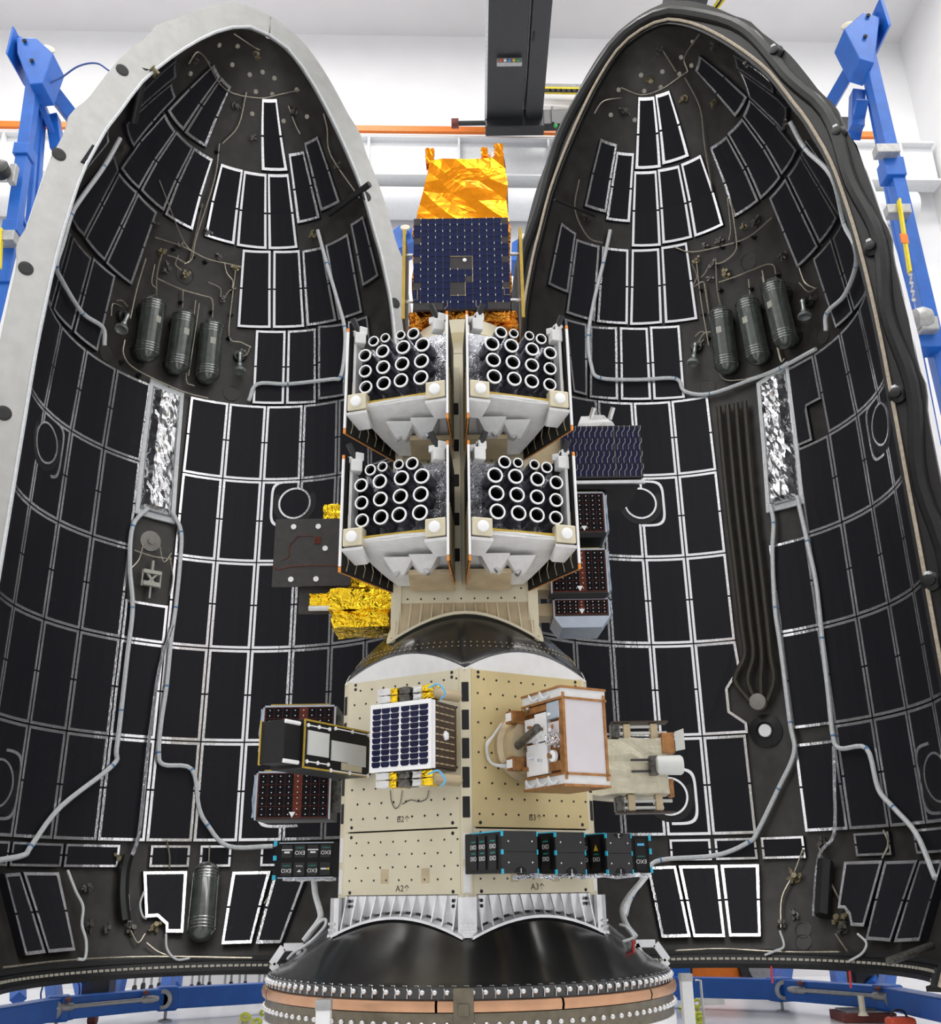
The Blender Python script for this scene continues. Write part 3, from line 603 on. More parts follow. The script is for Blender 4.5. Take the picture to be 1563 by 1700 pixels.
for u, v in ((1198, 408), (1222, 402), (1250, 392), (1246, 478), (1272, 470), (1275, 500), (1283, 530), (1292, 570), (1163, 480), (1168, 520), (1176, 560), (1196, 480), (1290, 455), (1225, 630), (1182, 545)):
    az, z = hit('R', u, v); MB().lathe(S('R', az, z, -0.052), normal_in('R', az, z), [(0.045, 0), (0.04, 0.03), (0.018, 0.06), (0.016, 0.095)], 4).build('pipe_clamp', 'black_plastic', RF)
for q in ([(1268, 460), (1282, 530), (1300, 600)], [(1170, 470), (1176, 510), (1190, 590)], [(1155, 560), (1165, 552), (1178, 556)], [(1330, 470), (1345, 485), (1360, 478)], [(1210, 330), (1215, 380), (1212, 400)], [(1180, 440), (1172, 455), (1165, 462)], [(1150, 440), (1158, 460), (1152, 475)]): pipe(RF, 'R', q, 0.008)
thruster(RF, 'R', (1342, 500), (1352, 530)); thruster(RF, 'R', (1157, 575), (1154, 612))
for u, v in ((1065, 120), (1098, 115), (1070, 147), (1096, 141), (1127, 93), (1125, 120), (1144, 107), (1030, 145), (1055, 195), (1017, 187), (1145, 70)):
    az, z = hit('R', u, v); MB().lathe(S('R', az, z, -0.055), normal_in('R', az, z), [(0.035, 0), (0.035, 0.02), (0.02, 0.024)], 12).build('wall_plug', 'plug_pale', RF)
for u, v, r in ((1240, 432, 0.13), (1174, 640, 0.13), (1362, 555, 0.13), (1332, 1545, 0.10), (1332, 1565, 0.10)):
    az, z = hit('R', u, v); MB().lathe(S('R', az, z, -0.057), normal_in('R', az, z), [(r, 0), (r, 0.014), (r * 0.9, 0.016), (r * 0.88, 0.008)], 24).build('cover_disc', 'nose_liner', RF)
for e, u, v in ((0, 1291, 90), (0, 1394, 224), (0, 1450, 414), (0, 1492, 657), (0, 1548, 966)):
    P, n, rad = MB_rim[('R', e)]; p = on_plane(u, v, P, n)
    MB().lathe(p + n * 0.02, n, [(0.10, 0), (0.10, 0.02), (0.06, 0.05), (0.06, 0.09), (0.045, 0.095)], 16).build('latch_bolt', 'seal_rubber', RF, smooth=True)
    MB().box(p + n * 0.07 + Vector((0, 0, .07)), (0.08, 0.05, 0.035), 0.7).build('latch_tab', 'cable_white', RF)
p = rim_pt('R', 1, 921, 332); q = SP('R', 983, 365, 0.1); MB().cyl(q, p, 0.02, 10).build('strut_rod', 'black_plastic', RF, smooth=True)
p = at(1476, 1596, 9.9); q = at(1548, 1570, 10.2); MB().cyl(p, q, 0.035, 10).build('strut_rod', 'valve_metal', RF, smooth=True)

# ================================================================== payload stack
M('plate_pale', (0.66, 0.60, 0.44), 0.42, 0.25, var=0.06, scale=4, bump=0.02, bscale=300)
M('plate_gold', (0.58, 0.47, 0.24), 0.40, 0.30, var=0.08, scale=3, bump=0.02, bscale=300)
M('plate_white', (0.74, 0.74, 0.73), 0.4, 0.1, var=0.04)
M('plate_tan', (0.52, 0.42, 0.27), 0.45, 0.3, var=0.15, scale=8)
M('skirt_silver', (0.72, 0.72, 0.73), 0.3, 0.75, var=0.12, scale=10, bump=0.03, bscale=150)
M('cone_black', (0.010, 0.010, 0.010), 0.24, var=0.25, scale=6, bump=0.004, bscale=8, coat=0.5)
M('band_copper', (0.56, 0.31, 0.18), 0.34, 0.65, var=0.10, scale=8)
M('ring_bronze', (0.16, 0.14, 0.10), 0.35, 0.7, var=0.2)
M('bolt_steel', (0.70, 0.70, 0.70), 0.25, 0.85)
M('hole_black', (0.004, 0.004, 0.004), 0.7)
M('ink', (0.10, 0.08, 0.05), 0.6)
M('white_paint', (0.80, 0.80, 0.80), 0.4, var=0.03)
M('sat_white', (0.66, 0.66, 0.65), 0.55, var=0.06, scale=18, bump=0.25, bscale=14)
M('sat_cream', (0.62, 0.58, 0.44), 0.5, var=0.10, scale=14, foil=0.35, bscale=11)
M('tube_foil', (0.22, 0.22, 0.26), 0.24, 0.95, var=0.3, scale=20, bump=0.2, bscale=40)
M('rim_white', (0.86, 0.86, 0.86), 0.4, var=0.02)
M('wing_back', (0.008, 0.008, 0.007), 0.5, spec=0.2, var=0.3, scale=30)
M('trace_gold', (0.46, 0.36, 0.20), 0.4, 0.5)
M('tip_orange', (0.75, 0.25, 0.03), 0.45)
M('hem_orange', (0.42, 0.16, 0.03), 0.5, var=0.5, scale=60)
M('kapton_yellow', (0.50, 0.34, 0.05), 0.4, 0.2, var=0.15)
M('orange_foil', (0.95, 0.30, 0.012), 0.20, 1.0, var=0.12, foil=0.6, bscale=4)
M('orange_foil_dark', (0.62, 0.24, 0.03), 0.22, 1.0, var=0.25, foil=0.8, bscale=14)
M('gold_foil', (0.95, 0.62, 0.03), 0.18, 1.0, var=0.10, foil=0.7, bscale=13)
M('cell_blue', (0.007, 0.012, 0.055), 0.30, 0.0, var=0.35, scale=9, spec=0.18)
M('cell_navy', (0.007, 0.008, 0.036), 0.3, 0.0, var=0.25, scale=9, spec=0.18)
M('cell_black', (0.003, 0.0025, 0.004), 0.3, 0.0, var=0.3, scale=20, spec=0.12)
M('board_gray', (0.045, 0.04, 0.042), 0.55, spec=0.2, var=0.15)
M('board_dark', (0.030, 0.026, 0.024), 0.5, var=0.25, scale=20)
M('board_red', (0.11, 0.022, 0.010), 0.45, spec=0.2, var=0.4, scale=50)
M('board_brown', (0.055, 0.036, 0.024), 0.4, 0.3, var=0.3, scale=40)
M('copper_trim', (0.36, 0.17, 0.06), 0.38, 0.6, var=0.3, scale=25)
M('radiator_lilac', (0.60, 0.56, 0.58), 0.30, 0.2, var=0.05, scale=5)
M('radiator_blue', (0.42, 0.48, 0.56), 0.25, 0.3, var=0.06)
M('box_black', (0.010, 0.010, 0.011), 0.5, spec=0.25, var=0.2, scale=60)
M('pod_gray', (0.024, 0.024, 0.025), 0.55, spec=0.25, var=0.12, scale=90)
M('pod_black', (0.005, 0.005, 0.006), 0.4, spec=0.2, var=0.2)
M('cyan_clip', (0.02, 0.42, 0.60), 0.45)
M('teal_print', (0.02, 0.36, 0.30), 0.5)
M('white_print', (0.75, 0.75, 0.76), 0.5, var=0.02)
M('yellow_print', (0.80, 0.55, 0.03), 0.5)
M('patch_pale', (0.60, 0.61, 0.58), 0.45, var=0.03)
M('wire_blue', (0.10, 0.42, 0.72), 0.4)
M('strap_red', (0.62, 0.02, 0.02), 0.5)
HX = Vector((-0.05, 7.175, H)); HR = 0.95; HA = HR * math.cos(math.radians(30))
def nrm(th): return Vector((math.sin(th), -math.cos(th), 0))
def tng(th): return Vector((math.cos(th), math.sin(th), 0))
def hp(th, x, D, z): return HX + nrm(th) * (HA + D) + tng(th) * x + Vector((0, 0, z))
def hpx(th, u, v, D):
    n = nrm(th); p = on_plane(u, v, HX + n * (HA + D), n) - HX
    return p.dot(tng(th)), p.z
def hbox(mb, th, x0, x1, d0, d1, z0, z1):
    return mb.hexa([hp(th, x0, d0, z0), hp(th, x1, d0, z0), hp(th, x1, d1, z0), hp(th, x0, d1, z0), hp(th, x0, d0, z1), hp(th, x1, d0, z1), hp(th, x1, d1, z1), hp(th, x0, d1, z1)])
TH2, TH3, THL, THR = math.radians(-30), math.radians(30), math.radians(-90), math.radians(90)
FACES = [TH2, TH3, THL, THR, math.radians(150), math.radians(-150)]
def crumple(mb, amp, cuts, seed=1):        # crease a built mesh: subdivide and push points about
    bm = bmesh.new(); vs_ = [bm.verts.new(p) for p in mb.v]
    for f in mb.f:
        try: bm.faces.new([vs_[i] for i in f])
        except ValueError: pass
    bmesh.ops.remove_doubles(bm, verts=bm.verts, dist=1e-5)
    bmesh.ops.subdivide_edges(bm, edges=bm.edges, cuts=cuts, use_grid_fill=True); bmesh.ops.triangulate(bm, faces=bm.faces)
    rd = random.Random(seed); bm.verts.index_update(); bm.normal_update()
    for v in bm.verts: v.co += Vector((rd.uniform(-1, 1), rd.uniform(-1, 1), rd.uniform(-1, 1))) * amp
    out = MB(); bm.verts.index_update(); out.v = [v.co.copy() for v in bm.verts]; out.f = [tuple(q.index for q in f.verts) for f in bm.faces]; bm.free(); return out

# ---- white support ring on the floor
sr_ = thing('support_ring', 'white round stand ring with holes under the black adapter cone', 'stand', (HX.x, HX.y, 0))
def ring_wall(r0, r1, z0, z1, n=96): return MB().lathe((HX.x, HX.y, z0), (0, 0, 1), [(r0, 0), (r1, z1 - z0)], n)
MB().lathe((HX.x, HX.y, 0), (0, 0, 1), [(1.50, 0), (1.50, 0.08), (1.44, 0.10), (1.40, 0.34 + ZO), (1.37, 0.37 + ZO), (1.325, 0.38 + ZO), (1.325, 0.555 + ZO), (1.25, 0.555 + ZO)], 96).build('ring_body', 'white_paint', sr_, smooth=True)
me = MB().lathe((0, 0, 0), (0, 0, 1), [(0.013, -0.004), (0.013, 0.004), (0.004, 0.006)], 10).mesh('ring_hole', 'hole_black')
for i in range(72):
    a = math.radians(i * 5); n = Vector((math.cos(a), math.sin(a), 0))
    if n.y < 0.45: inst('ring_hole', me, sr_, frame(n * 1.327 + Vector((0, 0, 0.46 + ZO)), (0, 0, 1), n))
# ---- lower adapter: black cone, copper clamp band, bolt lugs
ZB = 0.70 + ZO                                   # clamp band height above the floor
ad = thing('payload_adapter', 'black cone adapter with copper clamp band around its foot', 'adapter', (HX.x, HX.y, 0.555 + ZO))
MB().lathe((HX.x, HX.y, ZO), (0, 0, 1), [(1.315, 0.556), (1.318, 0.675), (1.305, 0.678)], 128).build('lower_flange', 'ring_bronze', ad, smooth=True)
MB().lathe((HX.x, HX.y, ZO), (0, 0, 1), [(1.305, 0.735), (1.31, 0.80), (1.27, 0.825), (1.20, 0.86), (1.06, 0.965), (0.935, 1.065), (0.85, 1.14), (0.78, 1.20)], 128).build('cone', 'cone_black', ad, smooth=True)
for k in range(12):
    a0, a1 = math.radians(k * 30 - 97.0), math.radians(k * 30 - 67.6)
    m = MB(); n = 8
    pr = [(1.31, -0.028), (1.335, -0.026), (1.342, 0.0), (1.335, 0.026), (1.31, 0.028)]
    P = lambda i, j: (HX.x + pr[j][0] * math.cos(a0 + (a1 - a0) * i / n), HX.y + pr[j][0] * math.sin(a0 + (a1 - a0) * i / n), ZB + 0.008 + pr[j][1])
    m.add([P(i, j) for i in range(n + 1) for j in range(5)], [(i * 5 + j, i * 5 + j + 1, i * 5 + j + 6, i * 5 + j + 5) for i in range(n) for j in range(4)])
    m.build('clamp_band', 'band_copper', ad, smooth=True, label='copper clamp band segment')
lug = MB().lathe((0, 0, 0), (0, 0, 1), [(0.016, -0.006), (0.016, 0.005), (0.012, 0.010), (0.009, 0.014), (0.003, 0.016)], 10).mesh('bolt', 'bolt_steel', smooth=True)
for i in range(120):
    a = math.radians(i * 3.0 + 1.2); n = Vector((math.cos(a), math.sin(a), 0))
    if n.y > 0.35: continue
    inst('bolt', lug, ad, frame(n * 1.312 + Vector((0, 0, 0.775 - 0.555)), (0, 0, 1), n)); inst('bolt', lug, ad, frame(n * 1.322 + Vector((0, 0, 0.622 - 0.555)), (0, 0, 1), n))
hb = MB()
for i in range(120):
    a = math.radians(i * 3.0 + 2.7); n = Vector((math.cos(a), math.sin(a), 0))
    if n.y > 0.35: continue
    c = Vector((HX.x, HX.y, ZO)); t = Vector((-n.y, n.x, 0))
    hb.tube([c + n * 1.314 + t * 0.018 + Vector((0, 0, 0.745)), c + n * 1.314 + t * 0.020 + Vector((0, 0, 0.782)), c + n * 1.30 + t * 0.010 + Vector((0, 0, 0.806)), c + n * 1.30 + t * -0.012 + Vector((0, 0, 0.806))], 0.003, 4)
hb.build('edge_scallop', 'bolt_steel', ad, kind='stuff')
c = Vector((HX.x, HX.y, ZO)); a = math.radians(-91); n = Vector((math.cos(a), math.sin(a), 0)); t = Vector((-n.y, n.x, 0))
m = MB(); m.box(c + n * 1.335 + Vector((0, 0, 0.70)), (0.11, 0.03, 0.20)); m.box(c + n * 1.352 + Vector((0, 0, 0.695)), (0.06, 0.03, 0.06)); m.build('band_joint', 'ring_bronze', ad, bevel=0.006, label='bronze joint block of the clamp band')
def cone_at(az_deg, z):                     # point and normal on the lower cone
    r = float(np.interp(z, [0.825, 0.86, 0.965, 1.065, 1.14, 1.20], [1.27, 1.20, 1.06, 0.935, 0.85, 0.78])); a = math.radians(az_deg)
    n = Vector((math.cos(a) * 0.62, math.sin(a) * 0.62, 0.78)).normalized()
    return Vector((HX.x + r * math.cos(a), HX.y + r * math.sin(a), z)), n
p, n = cone_at(-60, 0.945)
pp = MB().lathe(p - n * .01, n, [(0.085, 0), (0.085, 0.016), (0.08, 0.018)], 28).build('connector_plate', 'skirt_silver', ad, smooth=True, label='round silver plate with four black connectors')
u_ = Vector((math.sin(math.radians(60)), math.cos(math.radians(60)), 0)); w_ = n.cross(u_)
for i, j in ((-1, -1), (1, -1), (1, 1), (-1, 1)):
    q = p + u_ * (i * 0.026) + w_ * (j * 0.026) + n * 0.006; MB().lathe(q, n, [(0.022, 0), (0.022, 0.022), (0.016, 0.024)], 12).build('connector', 'black_plastic', pp, smooth=True)
for az, z in ((-91, 0.86),): p, n = cone_at(az, z); MB().lathe(p, n, [(0.018, 0), (0.014, 0.012), (0.004, 0.02)], 10).build('sensor_stud', 'bolt_steel', ad)
rv = MB()
for i in range(46):
    az = -175 + i * 3.75
    for z in (0.87, 1.0):
        if z == 1.0 and i % 3: continue
        p, n = cone_at(az + (2 if z == 1.0 else 0), z); rv.lathe(p - n * .002, n, [(0.006, 0), (0.005, 0.004)], 6)
rv.build('rivet', 'hole_black', ad, kind='stuff')
for sgn, (u, v) in ((-1, (478, 1592)), (1, (1082, 1586))):   # lifting brackets on the cone flanks
    p = at(u, v, 7.0); m = MB(); x = sgn
    L = [p + Vector((-.10 * x, 0, .07)), p + Vector((.03 * x, 0, .07)), p + Vector((.10 * x, 0, -.03)), p + Vector((.02 * x, 0, -.11)), p + Vector((-.03 * x, 0, -.09))]
    for i in range(5): m.bar(L[i], L[(i + 1) % 5], 0.05, 0.022, up=(0, 1, 0))
    m.build('lifting_bracket', 'skirt_silver', ad, bevel=0.004)
# ---- hexagonal payload ring
hx = thing('hexagonal_payload_ring', 'hexagonal tower of drilled gold plates on a silver ribbed skirt', 'payload ring', (HX.x, HX.y, 1.05 + ZO))
zc = lambda x: -0.25 + (0.95 - math.hypot(HA, x)) / (0.95 - HA) * 0.108
zl = lambda x: 1.31 + (0.95 - math.hypot(HA, x)) / (0.95 - HA) * 0.145
E2 = HR / 2
for fi, th in enumerate(FACES):
    vis = fi < 2
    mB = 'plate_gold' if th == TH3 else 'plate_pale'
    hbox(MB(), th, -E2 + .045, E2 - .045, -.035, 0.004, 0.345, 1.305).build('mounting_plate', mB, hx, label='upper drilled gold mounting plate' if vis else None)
    hbox(MB(), th, -E2 + .045, E2 - .045, -.035, 0.004, -0.035, 0.335).build('mounting_plate', 'plate_pale', hx, label='lower drilled gold mounting plate' if vis else None)
    n = 16; xs = [-E2 + (2 * E2) * i / n for i in range(n + 1)]
    m = MB()
    for i in range(n): hbox_ = [(xs[i], zc(xs[i])), (xs[i + 1], zc(xs[i + 1]))]; m.hexa([hp(th, xs[i], -.03, zc(xs[i])), hp(th, xs[i + 1], -.03, zc(xs[i + 1])), hp(th, xs[i + 1], -.01, zc(xs[i + 1])), hp(th, xs[i], -.01, zc(xs[i])), hp(th, xs[i], -.03, -.04), hp(th, xs[i + 1], -.03, -.04), hp(th, xs[i + 1], -.01, -.04), hp(th, xs[i], -.01, -.04)])
    m.build('skirt_web', 'skirt_silver', hx)
    m = MB()
    for i in range(n): m.hexa([hp(th, xs[i], -.01, zc(xs[i]) - .012), hp(th, xs[i + 1], -.01, zc(xs[i + 1]) - .012), hp(th, xs[i + 1], .06, zc(xs[i + 1]) - .03), hp(th, xs[i], .06, zc(xs[i]) - .03), hp(th, xs[i], -.01, zc(xs[i]) + .004), hp(th, xs[i + 1], -.01, zc(xs[i + 1]) + .004), hp(th, xs[i + 1], .06, zc(xs[i + 1]) - .014), hp(th, xs[i], .06, zc(xs[i]) - .014)])
    m.build('skirt_lip', 'skirt_silver', hx)
    if vis:
        for i in range(12):
            x = -E2 + .07 + i * (2 * E2 - .14) / 11; g = 0.0045
            m = MB(); m.hexa([hp(th, x - g, -.02, zc(x)), hp(th, x + g, -.02, zc(x)), hp(th, x + g, .055, zc(x) - .012), hp(th, x - g, .055, zc(x) - .012), hp(th, x - g, -.02, -.04), hp(th, x + g, -.02, -.04), hp(th, x + g, 0.0, -.04), hp(th, x - g, 0.0, -.04)])
            m.build('skirt_rib', 'skirt_silver', hx)
    m = MB()
    for i in range(n): m.hexa([hp(th, xs[i], -.03, 1.30), hp(th, xs[i + 1], -.03, 1.30), hp(th, xs[i + 1], -.004, 1.30), hp(th, xs[i], -.004, 1.30), hp(th, xs[i], -.03, zl(xs[i])), hp(th, xs[i + 1], -.03, zl(xs[i + 1])), hp(th, xs[i + 1], -.004, zl(xs[i + 1])), hp(th, xs[i], -.004, zl(xs[i]))])
    m.build('arched_top_plate', 'plate_white', hx)
    if vis:
        h = MB()
        for j in range(10):
            for i in range(9):
                x = -0.385 + i * 0.094 + (0.047 if j % 2 else 0); z = 0.42 + j * 0.092
                if abs(x) < 0.42: h.lathe(hp(th, x, 0.002, z), nrm(th), [(0.0075, 0), (0.0075, 0.0035), (0.002, 0.004)], 7)
        for j in range(4):
            for i in range(9):
                x = -0.385 + i * 0.094 + (0.047 if j % 2 else 0); z = 0.05 + j * 0.075
                if abs(x) < 0.42: h.lathe(hp(th, x, 0.002, z), nrm(th), [(0.0065, 0), (0.0065, 0.0035), (0.002, 0.004)], 7)
        for x in (-.38, .38):
            for z in (1.29, 1.26, 0.37, 0.31, -.02, -0.07, -.1): h.lathe(hp(th, x, 0.002, z), nrm(th), [(0.011, 0), (0.011, 0.0035), (0.002, 0.004)], 8)
        h.build('bolt_hole', 'hole_black', hx, kind='stuff', label='grid of small dark bolt holes')
        for x in ((-.115, .185) if th == TH2 else (-.145, .155)): m = MB(); hbox(m, th, x - .03, x + .03, 0.001, 0.0055, 0.03, 0.115); m.build('access_slot', 'plate_tan', hx, bevel=0.02)
        for txt, z in ((('B2' if th == TH2 else 'B3') + '\u2191', 0.405), (('A2' if th == TH2 else 'A3') + '\u2191', 0.0)):
            o = bpy.data.objects.new('stencil_mark', text_mesh('stencil_mark', txt, 0.052, 'ink')); C.objects.link(o); o.parent = hx
            o.matrix_local = frame(hp(th, 0.02, 0.0055, z) - ORG[hx], tng(th), nrm(th))
for k in range(6):
    a = math.radians(-90 + 60 * k); n = Vector((math.cos(a), math.sin(a), 0)); t = Vector((-n.y, n.x, 0)); c = HX + n * (HR - 0.035)
    m = MB(); 
    L = [c + t * -.055 + n * 0.0, c + t * -.03 + n * .022, c + t * .03 + n * .022, c + t * .055 + n * 0.0, c + t * .03 - n * .03, c + t * -.03 - n * .03]
    cp = MB().prism([p + Vector((0, 0, -.05)) for p in L], (0, 0, 1.365)).build('corner_post', 'plate_pale', hx, label='gold corner post with a row of oval slots' if k == 0 else None)
    if k in (0, 1, 5):
        for i, z in enumerate((0.045, 0.235, 0.46, 0.635, 0.81, 0.985, 1.16)):
            hh = 0.125 if i > 1 else 0.15
            MB().hexa([c + n * .018 + t * s_ * 0.023 + Vector((0, 0, z - hh / 2)) for s_ in (-1, 1)] + [c + n * .0245 + t * s_ * 0.023 + Vector((0, 0, z - hh / 2)) for s_ in (1, -1)] + [c + n * .018 + t * s_ * 0.023 + Vector((0, 0, z + hh / 2)) for s_ in (-1, 1)] + [c + n * .0245 + t * s_ * 0.023 + Vector((0, 0, z + hh / 2)) for s_ in (1, -1)]).build('slot', 'hole_black' if i > 1 else 'plate_white', cp, bevel=0.012)
        cp2 = MB(); hz = -.05
        cp2.prism([p + n * .05 + Vector((0, 0, -.27)) for p in L], (0, 0, .22)); cp2.build('corner_foot', 'skirt_silver', hx)
        bl = MB()
        for x in (-.035, -.012, .012, .035):
            for z in (-.235, -.20): bl.lathe(c + n * .072 + t * x + Vector((0, 0, z)), n, [(0.009, -.004), (0.009, 0.006), (0.003, 0.008)], 8)
        bl.build('foot_bolt', 'bolt_steel', hx, kind='stuff')
# ---- upper black cone and square tower
uc = thing('upper_cone', 'small black cone between hexagonal ring and square tower', 'adapter', (HX.x, HX.y, 1.28 + H))
UCZ = [1.28, 1.30, 1.33, 1.365, 1.41, 1.452, 1.50, 1.56, 1.60, 1.64, 1.69, 1.74, 1.83]; UCR = [0.965, 0.955, 0.935, 0.905, 0.862, 0.823, 0.785, 0.74, 0.70, 0.66, 0.605, 0.55, 0.44]
def hexr(a): d = (math.degrees(a) + 90 + 30) % 60 - 30; return (HA - 0.012) / math.cos(math.radians(30 - abs(d)))
def ucone(u, v):
    a = 2 * math.pi * u; i = round(v * 12); r = min(UCR[i], hexr(a)); return HX + Vector((r * math.cos(a), r * math.sin(a), UCZ[i]))
MB().grid(ucone, 144, 12).build('cone', 'cone_black', uc, smooth=True)
rv = MB()
for i in range(60):
    a = math.radians(-180 + i * 3.0); 
    for r, z in ((0.80, 1.487), (0.775, 1.52)):
        n = Vector((math.cos(a), math.sin(a), 0.8)).normalized(); rv.lathe(HX + Vector((r * math.cos(a), r * math.sin(a), z)), n, [(0.006, 0), (0.005, 0.004)], 6)
rv.build('rivet', 'trace_gold', uc, kind='stuff')
sq = thing('square_payload_tower', 'square gold plate tower carrying the four tube satellites', 'payload ring', (HX.x, HX.y, 1.6 + H))
SW = 0.48
def sp(k, x, D, z): th = k * math.pi / 2; return HX + nrm(th) * (SW + D) + tng(th) * x + Vector((0, 0, z))
zq = lambda x: 1.80 - (math.hypot(SW, x) - SW) / 0.199 * 0.20
for k in range(4):
    q = lambda m, x0, x1, d0, d1, za, zb: m.hexa([sp(k, x0, d0, za), sp(k, x1, d0, za), sp(k, x1, d1, za), sp(k, x0, d1, za), sp(k, x0, d0, zb), sp(k, x1, d0, zb), sp(k, x1, d1, zb), sp(k, x0, d1, zb)])
    q(MB(), -SW, SW, -.03, 0.0, 1.87, 3.86).build('side_plate', 'plate_pale', sq)
    n = 14; xs = [-SW + 2 * SW * i / n for i in range(n + 1)]
    m = MB(); m2 = MB()
    for i in range(n):
        a, b = xs[i], xs[i + 1]; fl = lambda z: .04 * (1.87 - z) / .27
        m.hexa([sp(k, a, -.03, zq(a)), sp(k, b, -.03, zq(b)), sp(k, b, fl(zq(b)), zq(b)), sp(k, a, fl(zq(a)), zq(a)), sp(k, a, -.03, 1.87), sp(k, b, -.03, 1.87), sp(k, b, 0, 1.87), sp(k, a, 0, 1.87)])
        m2.hexa([sp(k, a * 1.08, -.0, zq(a) - .02), sp(k, b * 1.08, -.0, zq(b) - .02), sp(k, b * 1.08, .06, zq(b) - .025), sp(k, a * 1.08, .06, zq(a) - .025), sp(k, a * 1.08, 0, zq(a) + .0), sp(k, b * 1.08, 0, zq(b) + .0), sp(k, b * 1.08, .06, zq(b) - .005), sp(k, a * 1.08, .06, zq(a) - .005)])
    m.build('skirt_web', 'plate_tan', sq); m2.build('skirt_lip', 'plate_pale', sq)
    if k == 0:
        for i in range(13):
            x = -SW + .03 + i * (2 * SW - .06) / 12; m = MB(); g = .005
            m.hexa([sp(k, x - g, 0, zq(x)), sp(k, x + g, 0, zq(x)), sp(k, x * 1.05 + g, .055, zq(x) - .01), sp(k, x * 1.05 - g, .055, zq(x) - .01), sp(k, x - g, -.01, 1.87), sp(k, x + g, -.01, 1.87), sp(k, x + g, 0.01, 1.87), sp(k, x - g, 0.01, 1.87)]); m.build('skirt_rib', 'plate_pale', sq)
        h = MB()
        for j in range(26):
            for i in range(9):
                x = -0.40 + i * 0.094 + (0.047 if j % 2 else 0)
                if abs(x) < .44: h.lathe(sp(0, x, -0.001, 1.90 + j * 0.07), nrm(0), [(0.007, 0), (0.007, 0.003), (0.002, 0.0035)], 7)
        h.build('bolt_hole', 'hole_black', sq, kind='stuff')
    for s_ in (-1, 1):
        if k in (0, 2): 
            q(MB(), s_ * SW - .035, s_ * SW + .035, -.05, .02, 1.62, 3.86).build('corner_post', 'plate_pale', sq)
for x in (-.075, .02):                       # centre spine between the satellites
    m = MB(); m.hexa([sp(0, x, 0, 2.0), sp(0, x + .055, 0, 2.0), sp(0, x + .055, .07, 2.0), sp(0, x, .07, 2.0), sp(0, x, 0, 3.7), sp(0, x + .055, 0, 3.7), sp(0, x + .055, .07, 3.7), sp(0, x, .07, 3.7)]); spn = m.build('spine_rail', 'plate_pale', sq)
    for z in (2.15, 2.42, 2.72, 3.0, 3.3): MB().hexa([sp(0, x + .008, .06, z), sp(0, x + .047, .06, z), sp(0, x + .047, .0745, z), sp(0, x + .008, .0745, z), sp(0, x + .008, .06, z + .10), sp(0, x + .047, .06, z + .10), sp(0, x + .047, .0745, z + .10), sp(0, x + .008, .0745, z + .10)]).build('slot', 'hole_black', spn, bevel=0.008)
MB().lathe((HX.x, HX.y, H), (0, 0, 1), [(0.42, 3.86), (0.42, 3.93), (0.33, 3.95), (0.33, 4.06), (0.40, 4.10), (0.40, 4.22), (0.36, 4.24)], 48).build('top_ring', 'plate_pale', sq, smooth=True)
MB().box(HX + Vector((0, 0, 3.88)), (2 * SW, 2 * SW, .03)).build('top_plate', 'plate_pale', sq)

